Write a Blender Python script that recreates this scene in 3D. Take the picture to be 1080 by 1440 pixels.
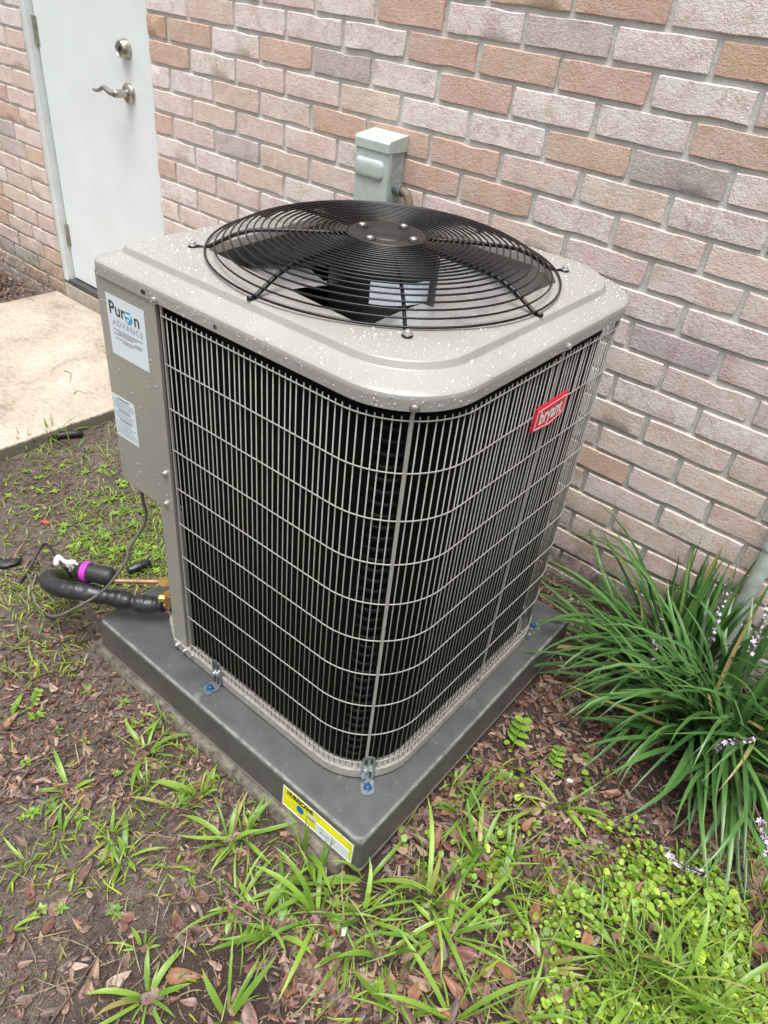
import bpy, math, random
import numpy as np
from mathutils import Vector, Matrix, noise

for o in list(bpy.data.objects): bpy.data.objects.remove(o)
SC = bpy.context.scene
COL = SC.collection
rnd = random.Random(7)
nrs = np.random.RandomState(7)

# ------------------------------------------------------------------ camera
CAM_POS = np.array((0.7485, -1.5786, 1.2868))
CAM_R = np.array(((0.7579, 0.6454, 0.0948), (0.4446, -0.4047, -0.7991), (-0.4774, 0.6478, -0.5937)))
FPX = 1032.0                                    # focal length in pixels of a 1080 x 1440 frame
cd = bpy.data.cameras.new('camera'); cam = bpy.data.objects.new('camera', cd); COL.objects.link(cam)
cd.sensor_fit = 'VERTICAL'; cd.sensor_height = 36.0; cd.sensor_width = 27.0
cd.lens = FPX / 1440 * 36.0; cd.clip_start = 0.02; cd.clip_end = 500
r0, r1, r2 = (Vector(v) for v in CAM_R)
m = Matrix((r0, -r1, -r2)).transposed().to_4x4(); m.translation = Vector(CAM_POS)
cam.matrix_world = m
SC.camera = cam

# ------------------------------------------------------------------ sky, sun, exposure (wet overcast day)
SUN_EL, SUN_AZ = math.radians(77), math.radians(150)    # azimuth from +Y, clockwise seen from above
w = bpy.data.worlds.new('World'); SC.world = w; w.use_nodes = True
nt = w.node_tree; nt.nodes.clear()
sky = nt.nodes.new('ShaderNodeTexSky'); sky.sky_type = 'NISHITA'; sky.sun_disc = False
sky.sun_elevation = SUN_EL; sky.sun_rotation = SUN_AZ
sky.air_density = 1.0; sky.dust_density = 6.0; sky.ozone_density = 1.0
hs = nt.nodes.new('ShaderNodeHueSaturation'); hs.inputs['Saturation'].default_value = 0.22
bg = nt.nodes.new('ShaderNodeBackground'); bg.inputs['Strength'].default_value = 0.092
wo = nt.nodes.new('ShaderNodeOutputWorld')
nt.links.new(sky.outputs[0], hs.inputs['Color']); nt.links.new(hs.outputs[0], bg.inputs['Color']); nt.links.new(bg.outputs[0], wo.inputs[0])
sl = bpy.data.lights.new('sun', 'SUN'); sl.energy = 1.5; sl.angle = math.radians(40); sl.color = (1.0, 0.97, 0.93)
sun = bpy.data.objects.new('sun', sl); COL.objects.link(sun)
sd = Vector((math.sin(SUN_AZ) * math.cos(SUN_EL), math.cos(SUN_AZ) * math.cos(SUN_EL), math.sin(SUN_EL)))
sun.rotation_euler = sd.to_track_quat('Z', 'Y').to_euler()
SC.view_settings.view_transform = 'Standard'; SC.view_settings.look = 'None'
SC.view_settings.exposure = 1.24; SC.view_settings.gamma = 1.0; SC.view_settings.use_curve_mapping = False
SC.cycles.max_bounces = 5; SC.cycles.diffuse_bounces = 3; SC.cycles.glossy_bounces = 3; SC.cycles.transmission_bounces = 3; SC.cycles.transparent_max_bounces = 6

# ------------------------------------------------------------------ surveying helpers
def ray(u, v): return CAM_R.T @ np.array([(u - 540) / FPX, (v - 720) / FPX, 1.0])
def onz(u, v, z=0.0):
    d = ray(u, v); return CAM_POS + d * (z - CAM_POS[2]) / d[2]
def ony(u, v, y):
    d = ray(u, v); return CAM_POS + d * (y - CAM_POS[1]) / d[1]
def project(X):
    Y = (np.asarray(X, float) - CAM_POS) @ CAM_R.T
    return 540 + FPX * Y[..., 0] / Y[..., 2], 720 + FPX * Y[..., 1] / Y[..., 2], Y[..., 2]
_N = np.array((CAM_R[2][0], CAM_R[2][1], 0.0)); _N /= np.linalg.norm(_N)
def onside(u, v, off=0.0, P0=(-0.246, -0.912, 0.0)):      # upright plane through the pipe connections
    d = ray(u, v); P = np.array(P0) - _N * off
    return CAM_POS + d * (_N @ (P - CAM_POS)) / (_N @ d)

# ------------------------------------------------------------------ object helpers
def tag(o, label=None, cat=None, group=None, kind=None):
    if label: o['label'] = label
    if cat: o['category'] = cat
    if group: o['group'] = group
    if kind: o['kind'] = kind
    return o
def empty(name, loc=(0, 0, 0), rz=0.0, parent=None):
    o = bpy.data.objects.new(name, None); COL.objects.link(o)
    o.location = loc; o.rotation_euler = (0, 0, rz); o.empty_display_size = 0.05
    if parent: o.parent = parent
    return o
def link(name, me, mat=None, parent=None, loc=None, rot=None):
    o = bpy.data.objects.new(name, me); COL.objects.link(o)
    if mat and not me.materials: me.materials.append(mat)
    if parent: o.parent = parent
    if loc is not None: o.location = loc
    if rot is not None: o.rotation_euler = rot
    return o
def mesh_np(name, V, F, mat=None, col=None, smooth=False):
    """V (n,3); F list of faces or an int array (m,k)."""
    me = bpy.data.meshes.new(name)
    V = np.asarray(V, np.float32)
    if isinstance(F, np.ndarray):
        mfc, k = F.shape
        me.vertices.add(len(V)); me.vertices.foreach_set('co', V.ravel())
        me.loops.add(mfc * k); me.loops.foreach_set('vertex_index', F.ravel().astype(np.int32))
        me.polygons.add(mfc); me.polygons.foreach_set('loop_start', (np.arange(mfc) * k).astype(np.int32))
        me.polygons.foreach_set('loop_total', np.full(mfc, k, np.int32))
        me.update(calc_edges=True); me.validate()
    else:
        me.from_pydata([tuple(map(float, v)) for v in V], [], F); me.update()
    if smooth: me.polygons.foreach_set('use_smooth', [True] * len(me.polygons))
    if col is not None:
        a = me.color_attributes.new('tint', 'FLOAT_COLOR', 'POINT')
        c = np.ones((len(V), 4), np.float32); c[:, :3] = col; a.data.foreach_set('color', c.ravel())
    if mat: me.materials.append(mat)
    return me

class MB:
    def __init__(s): s.v = []; s.f = []
    def add(s, V, F):
        n = len(s.v); s.v += [tuple(map(float, p)) for p in V]; s.f += [tuple(i + n for i in f) for f in F]; return s
    def box(s, a, b):
        (x0, y0, z0), (x1, y1, z1) = a, b
        return s.add([(x0,y0,z0),(x1,y0,z0),(x1,y1,z0),(x0,y1,z0),(x0,y0,z1),(x1,y0,z1),(x1,y1,z1),(x0,y1,z1)],
                     [(0,3,2,1),(4,5,6,7),(0,1,5,4),(1,2,6,5),(2,3,7,6),(3,0,4,7)])
    def rings(s, rings, closed=True, cap0=True, cap1=True):
        k = len(rings[0]); V = [p for r in rings for p in r]; F = []
        for i in range(len(rings) - 1):
            for j in range(k if closed else k - 1):
                a = i * k + j; b = i * k + (j + 1) % k
                F.append((a, b, b + k, a + k))
        if cap0: F.append(tuple(range(k - 1, -1, -1)))
        if cap1: F.append(tuple((len(rings) - 1) * k + j for j in range(k)))
        return s.add(V, F)
    def tube(s, path, r, n=8, cap=True, closed=False):
        P = [Vector(p) for p in path]; R = r if isinstance(r, (list, tuple)) else [r] * len(P); rg = []
        up = None
        for i, p in enumerate(P):
            if closed: t = P[(i + 1) % len(P)] - P[i - 1]
            else: t = (P[min(i + 1, len(P) - 1)] - P[max(i - 1, 0)])
            t.normalize()
            if up is None: up = Vector((0, 0, 1)) if abs(t.z) < 0.9 else Vector((1, 0, 0))
            sx = t.cross(up); sx.normalize(); up = sx.cross(t); up.normalize()
            rg.append([p + (sx * math.cos(a) + up * math.sin(a)) * R[i] for a in [2 * math.pi * q / n for q in range(n)]])
        if closed: rg.append(rg[0]); return s.rings(rg, True, False, False)
        return s.rings(rg, True, cap, cap)
    def lathe(s, prof, c=(0, 0, 0), n=24, axis='z', cap0=True, cap1=True):
        rg = []
        for r, h in prof:
            row = []
            for q in range(n):
                a = 2 * math.pi * q / n; x, y = r * math.cos(a), r * math.sin(a)
                p = (x, y, h) if axis == 'z' else ((x, h, -y) if axis == 'y' else (h, x, y))
                row.append((p[0] + c[0], p[1] + c[1], p[2] + c[2]))
            rg.append(row)
        return s.rings(rg, True, cap0, cap1)
    def prism(s, poly, o, ux, uy, depth):
        o, ux, uy = Vector(o), Vector(ux), Vector(uy); nn = ux.cross(uy).normalized() * depth
        a = [o + ux * x + uy * y for x, y in poly]; b = [p + nn for p in a]
        return s.rings([a, b], True, True, True)
    def xf(s, M): s.v = [tuple(M @ Vector(p)) for p in s.v]; return s
    def mesh(s, name, mat, smooth=False, auto=None):
        me = bpy.data.meshes.new(name); me.from_pydata(s.v, [], s.f); me.update()
        if smooth or auto:
            me.polygons.foreach_set('use_smooth', [True] * len(me.polygons))
            if auto: me.set_sharp_from_angle(angle=math.radians(auto))
        if mat: me.materials.append(mat)
        return me
    def build(s, name, mat, parent=None, smooth=False, auto=None):
        return link(name, s.mesh(name, mat, smooth, auto), None, parent)

def catmull(P, n=8):
    P = [np.array(p, float) for p in P]; Q = [2 * P[0] - P[1]] + P + [2 * P[-1] - P[-2]]; out = []
    for i in range(1, len(Q) - 2):
        a, b, c, d = Q[i - 1], Q[i], Q[i + 1], Q[i + 2]
        for k in range(n):
            t = k / n
            out.append(0.5 * (2 * b + (c - a) * t + (2 * a - 5 * b + 4 * c - d) * t * t + (3 * b - a - 3 * c + d) * t ** 3))
    out.append(P[-1]); return [tuple(p) for p in out]

# ------------------------------------------------------------------ materials
class NT:
    def __init__(s, name):
        s.m = bpy.data.materials.new(name); s.m.use_nodes = True; s.t = s.m.node_tree
        s.b = s.t.nodes['Principled BSDF']; s.out = s.t.nodes['Material Output']
    def n(s, typ, **kw):
        x = s.t.nodes.new('ShaderNode' + typ)
        for k, v in kw.items():
            if k in x.inputs: s.put(x.inputs[k], v)
            else: setattr(x, k, v)
        return x
    def put(s, sock, v):
        if hasattr(v, 'is_linked') or isinstance(v, bpy.types.NodeSocket): s.t.links.new(v, sock)
        else: sock.default_value = v
    def pos(s): return s.n('NewGeometry').outputs['Position']
    def objc(s): return s.n('TexCoord').outputs['Object']
    def noise(s, vec, scale, detail=4, rough=0.6, dist=0.0):
        x = s.n('TexNoise'); s.t.links.new(vec, x.inputs['Vector'])
        x.inputs['Scale'].default_value = scale; x.inputs['Detail'].default_value = detail
        x.inputs['Roughness'].default_value = rough; x.inputs['Distortion'].default_value = dist
        return x.outputs['Fac']
    def voro(s, vec, scale, feature='F1', out='Distance'):
        x = s.n('TexVoronoi'); x.feature = feature; s.t.links.new(vec, x.inputs['Vector']); x.inputs['Scale'].default_value = scale
        return x.outputs[out]
    def scale(s, vec, xyz):
        x = s.n('Mapping'); s.t.links.new(vec, x.inputs['Vector']); x.inputs['Scale'].default_value = xyz; return x.outputs[0]
    def offs(s, vec, add):
        x = s.n('VectorMath'); x.operation = 'ADD'; s.t.links.new(vec, x.inputs[0]); s.put(x.inputs[1], add); return x.outputs[0]
    def ramp(s, fac, stops):
        x = s.n('ValToRGB'); s.t.links.new(fac, x.inputs[0]); e = x.color_ramp.elements
        while len(e) > 1: e.remove(e[-1])
        e[0].position = stops[0][0]; e[0].color = c4(stops[0][1])
        for p, c in stops[1:]: q = e.new(p); q.color = c4(c)
        return x.outputs[0]
    def mix(s, fac, a, b, mode='MIX'):
        x = s.n('MixRGB'); x.blend_type = mode; s.put(x.inputs[0], fac)
        for k, v in ((1, a), (2, b)): s.put(x.inputs[k], v if isinstance(v, bpy.types.NodeSocket) else c4(v))
        return x.outputs[0]
    def math(s, op, a, b=0.0, clamp=False):
        x = s.n('Math'); x.operation = op; x.use_clamp = clamp; s.put(x.inputs[0], a); s.put(x.inputs[1], b); return x.outputs[0]
    def bump(s, h, strength=0.5, dist=0.002, normal=None):
        x = s.n('Bump'); x.inputs['Strength'].default_value = strength; x.inputs['Distance'].default_value = dist
        s.t.links.new(h, x.inputs['Height'])
        if normal: s.t.links.new(normal, x.inputs['Normal'])
        return x.outputs[0]
    def set(s, **kw):
        for k, v in kw.items():
            k = k.replace('_', ' ')
            s.put(s.b.inputs[k], c4(v) if isinstance(v, tuple) else v)
        return s.m
def c4(c):
    if isinstance(c, (int, float)): return (c, c, c, 1)
    return tuple(c) if len(c) == 4 else tuple(c) + (1,)

def flat(name, col, rough=0.5, metal=0.0, var=0.12, vscale=25, bump=0.0, bscale=200, coat=0.0, spec=0.5):
    q = NT(name); P = q.pos(); f = q.noise(P, vscale, 3)
    dark = tuple(x * (1 - var) for x in col); lite = tuple(min(1, x * (1 + var)) for x in col)
    q.set(Base_Color=q.ramp(f, [(0.3, dark), (0.7, lite)]), Metallic=metal, Coat_Weight=coat, Specular_IOR_Level=spec)
    rr = q.noise(P, vscale * 2.3, 1); q.set(Roughness=q.math('ADD', q.math('MULTIPLY', rr, 0.2), rough - 0.1))
    if bump: q.set(Normal=q.bump(q.noise(P, bscale, 4), 0.6, bump))
    return q.m

# brick: the object's own colour carries the kind of brick, the nodes add lime bloom, wrinkles and grain
q = NT('brick_face'); oi = q.n('ObjectInfo'); P = q.offs(q.objc(), oi.outputs['Location'])
bloom = q.noise(P, 22, 4, 0.7, 0.6); fine = q.noise(P, 130, 4, 0.72); streak = q.noise(q.scale(P, (1, 1, 4)), 30, 3, 0.65, 1.0)
lime = q.ramp(q.math('ADD', q.math('MULTIPLY', bloom, 0.6), q.math('MULTIPLY', fine, 0.4)), [(0.39, 0.0), (0.53, 1.0)])
alpha = q.math('MULTIPLY', oi.outputs['Alpha'], q.ramp(q.noise(q.pos(), 4.5, 4, 0.65), [(0.34, 0.55), (0.56, 1.0)]))
base = q.mix(q.math('MULTIPLY', lime, alpha), oi.outputs['Color'], (0.83, 0.765, 0.735))
base = q.mix(q.ramp(streak, [(0.3, 0.22), (0.46, 0.0)]), base, (0.46, 0.31, 0.24))
speck = q.ramp(q.noise(P, 420, 3, 0.6), [(0.34, 0.64), (0.45, 1.04)])
base = q.mix(1.0, base, speck, 'MULTIPLY')
wp = q.n('SeparateXYZ'); q.t.links.new(q.pos(), wp.inputs[0])
algae = q.math('MULTIPLY', q.ramp(wp.outputs[2], [(0.0, 1.0), (0.34, 0.0)]), q.ramp(q.noise(q.pos(), 14, 5, 0.7), [(0.40, 0.0), (0.66, 0.75)]))
base = q.mix(algae, base, (0.17, 0.17, 0.11))
spl = q.math('MULTIPLY', q.ramp(wp.outputs[2], [(0.0, 0.85), (0.13, 0.0)]), q.ramp(q.noise(q.pos(), 60, 4, 0.7), [(0.40, 0.1), (0.58, 1.0)]))
base = q.mix(spl, base, (0.15, 0.11, 0.085))
crk = q.ramp(q.voro(q.offs(P, (0, 0, 0)), 75, 'DISTANCE_TO_EDGE'), [(0.0, 0.0), (0.09, 1.0)])
wrk = q.noise(q.scale(P, (1, 1, 1.6)), 85, 5, 0.65, 2.2)
hgt = q.math('ADD', q.math('ADD', q.math('MULTIPLY', bloom, 0.5), q.math('MULTIPLY', fine, 0.9)), q.math('ADD', q.math('MULTIPLY', wrk, 1.1), q.math('MULTIPLY', crk, 0.05)))
q.set(Base_Color=base, Roughness=0.9, Normal=q.bump(hgt, 1.0, 0.0027), Specular_IOR_Level=0.25); M_BRICK = q.m

q = NT('mortar'); P = q.pos(); f = q.noise(P, 30, 6, 0.7); g = q.noise(P, 260, 4, 0.7)
base = q.ramp(f, [(0.3, (0.52, 0.52, 0.495)), (0.7, (0.70, 0.695, 0.665))])
wp = q.n('SeparateXYZ'); q.t.links.new(P, wp.inputs[0])
hm = q.math('MULTIPLY', wp.outputs[2], 1.0)
moss = q.math('MULTIPLY', q.ramp(hm, [(0.02, 0.95), (0.60, 0.05)]), q.ramp(q.noise(P, 9, 6, 0.7), [(0.36, 0.25), (0.62, 1.0)]))
base = q.mix(moss, base, (0.16, 0.18, 0.12))
q.set(Base_Color=base, Roughness=0.95, Normal=q.bump(q.math('ADD', g, q.math('MULTIPLY', f, 1.5)), 0.8, 0.003)); M_MORTAR = q.m

q = NT('soil'); P = q.pos()
big = q.noise(P, 2.3, 4); mid = q.noise(P, 16, 6, 0.7); fine = q.noise(P, 120, 5, 0.75); grit = q.voro(P, 330)
red = q.ramp(mid, [(0.3, (0.028, 0.018, 0.013)), (0.7, (0.085, 0.055, 0.042))])
sand = q.ramp(fine, [(0.3, (0.070, 0.053, 0.043)), (0.72, (0.27, 0.218, 0.183))])
wp = q.n('SeparateXYZ'); q.t.links.new(P, wp.inputs[0])
sx = q.ramp(q.math('ADD', q.math('MULTIPLY', q.math('SUBTRACT', wp.outputs[0], 0.33), -1.6), q.math('MULTIPLY', q.math('SUBTRACT', big, 0.5), 0.9)), [(0.0, 0.08), (0.35, 0.9)])
base = q.mix(sx, red, sand)
base = q.mix(q.ramp(grit, [(0.05, 0.5), (0.13, 0.0)]), base, (0.34, 0.31, 0.28))
base = q.mix(q.ramp(q.noise(P, 45, 5, 0.7), [(0.50, 0.0), (0.66, 0.8)]), base, (0.040, 0.028, 0.022))
base = q.mix(q.ramp(q.noise(P, 5.5, 4, 0.65), [(0.50, 0.0), (0.64, 0.55)]), base, (0.06, 0.043, 0.034))
hgt = q.math('ADD', q.math('ADD', mid, q.math('MULTIPLY', fine, 0.8)), q.math('MULTIPLY', grit, -0.5))
q.set(Base_Color=base, Roughness=q.ramp(fine, [(0.3, 0.5), (0.6, 0.95)]), Normal=q.bump(hgt, 1.0, 0.009), Specular_IOR_Level=0.4); M_SOIL = q.m

q = NT('slab_concrete'); P = q.pos()
a = q.noise(P, 3.2, 6, 0.7, 0.8); b = q.noise(q.scale(P, (1, 2.2, 1)), 34, 6, 0.75); c = q.noise(P, 240, 4, 0.7)
base = q.ramp(q.math('ADD', q.math('MULTIPLY', a, 0.58), q.math('MULTIPLY', b, 0.42)), [(0.36, (0.19, 0.15, 0.108)), (0.46, (0.36, 0.31, 0.245)), (0.62, (0.50, 0.45, 0.385))])
wp = q.n('SeparateXYZ'); q.t.links.new(P, wp.inputs[0])
edge = q.math('MULTIPLY', q.ramp(q.math('ADD', q.math('MULTIPLY', wp.outputs[0], -1.0), q.math('MULTIPLY', b, 0.10)), [(0.0, 0.0), (1.0, 0.0)]), 1.0)
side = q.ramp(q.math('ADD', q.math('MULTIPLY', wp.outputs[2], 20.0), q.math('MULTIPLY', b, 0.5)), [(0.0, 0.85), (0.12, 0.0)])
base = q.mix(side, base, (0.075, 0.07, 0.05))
base = q.mix(q.ramp(c, [(0.33, 0.5), (0.5, 0.0)]), base, (0.17, 0.14, 0.105))
q.set(Base_Color=base, Roughness=0.8, Normal=q.bump(q.math('ADD', b, c), 0.6, 0.003)); M_SLAB = q.m
M_OLDCONC = flat('weathered_concrete', (0.125, 0.11, 0.088), 0.9, var=0.6, vscale=60, bump=0.004, bscale=120)

q = NT('composite_pad'); P = q.objc()
a = q.noise(P, 7, 6, 0.65); b = q.noise(P, 55, 5, 0.7); c = q.noise(P, 380, 3, 0.6)
base = q.ramp(a, [(0.3, (0.046, 0.050, 0.051)), (0.7, (0.088, 0.093, 0.092))])
scuff = q.ramp(q.noise(q.scale(P, (1, 1, 1)), 24, 6, 0.75, 1.5), [(0.60, 0.0), (0.74, 0.5)])
base = q.mix(scuff, base, (0.27, 0.27, 0.26))
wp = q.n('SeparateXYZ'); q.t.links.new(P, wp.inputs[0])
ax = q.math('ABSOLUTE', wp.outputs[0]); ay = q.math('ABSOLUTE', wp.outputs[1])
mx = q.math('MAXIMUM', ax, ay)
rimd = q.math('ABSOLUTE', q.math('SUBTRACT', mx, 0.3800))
rim = q.math('MULTIPLY', q.ramp(rimd, [(0.0, 0.8), (0.0040, 0.0)]), q.ramp(b, [(0.3, 0.15), (0.6, 0.8)]))  # wet-edge highlight painted into the colour as a pale scuffed line
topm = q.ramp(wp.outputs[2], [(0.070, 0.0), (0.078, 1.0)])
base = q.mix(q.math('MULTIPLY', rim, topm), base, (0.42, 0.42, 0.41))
mud = q.math('MULTIPLY', q.ramp(wp.outputs[2], [(0.0, 1.0), (0.06, 0.0)]), q.ramp(q.noise(P, 30, 5, 0.7), [(0.36, 0.0), (0.58, 0.9)]))
base = q.mix(mud, base, (0.12, 0.09, 0.07))
base = q.mix(q.ramp(q.voro(P, 46), [(0.035, 0.55), (0.06, 0.0)]), base, (0.30, 0.29, 0.27))
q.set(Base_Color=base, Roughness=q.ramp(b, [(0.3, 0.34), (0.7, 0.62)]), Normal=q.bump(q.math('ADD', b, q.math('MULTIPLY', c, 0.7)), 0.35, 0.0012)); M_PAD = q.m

q = NT('beige_paint'); P = q.objc()
a = q.noise(P, 9, 4); b = q.noise(P, 90, 4, 0.6)
base = q.ramp(a, [(0.3, (0.285, 0.280, 0.258)), (0.7, (0.322, 0.317, 0.292))])
q.set(Base_Color=base, Roughness=q.ramp(b, [(0.3, 0.24), (0.7, 0.42)]), Normal=q.bump(q.noise(P, 700, 2), 0.15, 0.0004), Coat_Weight=0.15, Coat_Roughness=0.15); M_LID = q.m
M_PANEL = flat('beige_panel_paint', (0.285, 0.285, 0.243), 0.36, var=0.05, vscale=12, bump=0.0003, bscale=900)
M_WIRE = flat('grille_wire_coating', (0.315, 0.31, 0.285), 0.4, var=0.12, vscale=90)
M_PAN = flat('base_pan_coating', (0.33, 0.32, 0.29), 0.42, var=0.3, vscale=160, bump=0.0006, bscale=500)
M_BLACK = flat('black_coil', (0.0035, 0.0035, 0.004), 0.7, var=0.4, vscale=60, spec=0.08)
M_GUARD = flat('black_gloss_coating', (0.006, 0.006, 0.007), 0.26, var=0.3, vscale=40, spec=0.35)
M_HUB = flat('brown_black_plate', (0.014, 0.013, 0.012), 0.45, var=0.35, vscale=70, bump=0.0008, bscale=150)
M_BLADE = flat('fan_blade_aluminium', (0.42, 0.415, 0.42), 0.24, metal=0.4, var=0.15, vscale=20)
M_MOTOR = flat('motor_black', (0.012, 0.012, 0.012), 0.35)
M_TUBE = flat('coil_tube', (0.004, 0.004, 0.005), 0.55, spec=0.15)
M_ZINC = flat('galvanised_steel', (0.25, 0.28, 0.30), 0.35, metal=0.7, var=0.3, vscale=120)
M_SCREW = flat('bright_screw', (0.62, 0.63, 0.62), 0.25, metal=0.9)
M_BLUE = flat('blue_screw_head', (0.006, 0.05, 0.17), 0.4)
M_PAPER = flat('label_paper', (0.66, 0.75, 0.80), 0.4, var=0.02)
M_WHITEP = flat('white_print', (0.80, 0.80, 0.80), 0.45, var=0.03)
M_INK = flat('black_ink', (0.02, 0.022, 0.025), 0.5)
M_GREYINK = flat('grey_ink', (0.16, 0.19, 0.21), 0.5)
M_LIGHTINK = flat('light_grey_ink', (0.33, 0.38, 0.42), 0.5)
M_GLOBE = flat('globe_blue', (0.03, 0.30, 0.52), 0.4, var=0.5, vscale=260)
M_YELLOW = flat('yellow_sticker', (0.72, 0.74, 0.008), 0.4, var=0.04)
M_ORANGEINK = flat('olive_ink', (0.50, 0.44, 0.012), 0.5)
M_STICKBLUE = flat('sticker_blue', (0.0, 0.13, 0.38), 0.4)
M_RED = flat('badge_red', (0.60, 0.012, 0.035), 0.35, var=0.06)
M_BADGEW = flat('badge_white', (0.82, 0.80, 0.80), 0.35, var=0.04)
M_PINKLINE = flat('badge_line', (0.80, 0.42, 0.44), 0.4)
M_DOOR = flat('door_white_paint', (0.73, 0.79, 0.80), 0.38, var=0.035, vscale=6, bump=0.0006, bscale=60)
M_FRAMEW = flat('frame_white_paint', (0.60, 0.635, 0.635), 0.45, var=0.06, vscale=14)
M_HINGE = flat('tarnished_hinge', (0.33, 0.33, 0.25), 0.4, metal=0.5, var=0.3)
M_NICKEL = flat('satin_nickel', (0.46, 0.43, 0.38), 0.3, metal=0.95, var=0.08)
M_BOXG = flat('pale_green_box_paint', (0.43, 0.495, 0.47), 0.5, var=0.10, vscale=40, bump=0.0005, bscale=200)
M_BOXSIDE = flat('dull_grey_box_side', (0.33, 0.37, 0.36), 0.55, var=0.25, vscale=50)
M_BROWNCON = flat('brown_flex_conduit', (0.16, 0.12, 0.085), 0.6, var=0.4, vscale=120)
M_PVC = flat('pale_pvc', (0.46, 0.52, 0.50), 0.45, var=0.25, vscale=30)
M_BRASS = flat('brass', (0.56, 0.38, 0.12), 0.3, metal=0.9, var=0.25, vscale=120)
M_COPPER = flat('copper', (0.52, 0.30, 0.20), 0.32, metal=0.85, var=0.3, vscale=90)
M_FOAM = flat('black_foam_insulation', (0.020, 0.022, 0.025), 0.33, var=0.5, vscale=50, bump=0.003, bscale=70)
M_RUBBER = flat('black_rubber', (0.016, 0.016, 0.017), 0.5, var=0.4, vscale=60, bump=0.001, bscale=150)
M_PURPLE = flat('purple_tape', (0.48, 0.03, 0.44), 0.4)
M_WHITEPL = flat('white_plastic', (0.68, 0.66, 0.60), 0.45, var=0.15, vscale=60)
M_CABLE = flat('grey_cable', (0.135, 0.13, 0.10), 0.5, var=0.15)
M_REDPL = flat('red_plastic', (0.50, 0.04, 0.05), 0.4)
M_CAPMETAL = flat('dull_metal', (0.38, 0.34, 0.28), 0.4, metal=0.6, var=0.4, vscale=80)
M_TWIG = flat('twig_bark', (0.10, 0.075, 0.058), 0.8, var=0.4, vscale=90)
M_PETAL = flat('lilac_petal', (0.74, 0.60, 0.84), 0.6, var=0.2, vscale=300)
q = NT('rain_water'); lw = q.n('LayerWeight'); lw.inputs['Blend'].default_value = 0.22
df = q.n('BsdfDiffuse'); df.inputs['Color'].default_value = (.95, .97, 1, 1); tp_ = q.n('BsdfTransparent'); m0 = q.n('MixShader'); m0.inputs[0].default_value = 0.17; q.t.links.new(tp_.outputs[0], m0.inputs[1]); q.t.links.new(df.outputs[0], m0.inputs[2]); tr = m0; gl_ = q.n('BsdfGlossy'); gl_.inputs['Roughness'].default_value = 0.04; mx = q.n('MixShader')  # white diffuse share paints the drops' bright glints into their colour
q.t.links.new(q.math('ADD', lw.outputs['Facing'], 0.06, True), mx.inputs[0]); q.t.links.new(tr.outputs[0], mx.inputs[1]); q.t.links.new(gl_.outputs[0], mx.inputs[2]); q.t.links.new(mx.outputs[0], q.out.inputs[0]); M_WATER = q.m

def leafmat(name, c0, c1, rough, transl, vein=False, attr=False, scale=60, spec=0.5, aged=0.0):
    q = NT(name); P = q.pos(); oi = q.n('ObjectInfo')
    f = q.math('ADD', q.math('MULTIPLY', q.noise(P, scale, 4), 0.55), q.math('MULTIPLY', oi.outputs['Random'], 0.45))
    col = q.ramp(f, [(0.25, c0), (0.72, c1)])
    if aged: col = q.mix(q.math('MULTIPLY', q.ramp(oi.outputs['Random'], [(1 - aged, 0.0), (1 - aged + .01, 1.0)]), q.ramp(q.noise(P, 14, 3), [(0.35, 0.35), (0.6, 0.95)])), col, (0.34, 0.25, 0.10))
    if attr:
        at = q.n('Attribute'); at.attribute_name = 'tint'
        col = q.mix(1.0, at.outputs['Color'], q.ramp(q.noise(P, scale, 4), [(0.3, 0.65), (0.7, 1.25)]), 'MULTIPLY')
    q.set(Base_Color=col, Roughness=rough, Specular_IOR_Level=spec, Normal=q.bump(q.noise(P, 180, 3), 0.5, 0.001))
    if transl:
        tr = q.n('BsdfTranslucent'); q.put(tr.inputs['Color'], col); mx = q.n('MixShader'); mx.inputs[0].default_value = transl
        q.t.links.new(q.b.outputs[0], mx.inputs[1]); q.t.links.new(tr.outputs[0], mx.inputs[2]); q.t.links.new(mx.outputs[0], q.out.inputs[0])
    return q.m
M_LIRI = leafmat('strap_leaf', (0.026, 0.082, 0.022), (0.095, 0.21, 0.052), 0.30, 0.12, scale=9, aged=0.05)
M_GRASS = leafmat('crabgrass_blade', (0.10, 0.215, 0.026), (0.27, 0.43, 0.060), 0.36, 0.28, scale=20, aged=0.10)
M_STUFFG = leafmat('ground_green', (0, 0, 0), (0, 0, 0), 0.42, 0.25, attr=True, scale=60)
M_DEAD = leafmat('dead_leaf', (0.085, 0.045, 0.030), (0.30, 0.135, 0.070), 0.42, 0.0, attr=True, scale=70, spec=0.4)
M_CHIP = leafmat('leaf_litter_chips', (0, 0, 0), (0, 0, 0), 0.5, 0.0, attr=True, scale=90, spec=0.35)

# ------------------------------------------------------------------ ground
PAD_C, UNIT_C, YAW = (-0.0125, -0.648), (-0.003, -0.638), 0.0146
def gz(x, y):
    z = -0.013 - 0.018 * max(0.0, min(1.0, (y + 0.35) / 0.35))
    t = max(0.0, min(1.0, (-0.55 - x) / 0.55)); z -= 0.030 * t * t * (3 - 2 * t)
    z += 0.009 * noise.noise((x * 2.6, y * 2.6, 1.3)) + 0.0055 * noise.noise((x * 11, y * 11, 4.0)) + 0.0042 * noise.noise((x * 37, y * 37, 9.0))
    return z
def coords(lo, hi, step, far):
    a = np.arange(lo, hi + 1e-6, step); ext = [0.1, 0.3, 0.8, 2, 5, 12, 30, far]
    return np.concatenate([[lo - e for e in ext[::-1]], a, [hi + e for e in ext]])
gx, gy = coords(-3.3, 1.8, 0.0125, 90), coords(-2.3, 0.03, 0.0125, 90)
V = np.array([(x, y, gz(x, y) if (-4 < x < 3 and -3 < y < 0.2) else -0.03) for y in gy for x in gx])
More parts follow.
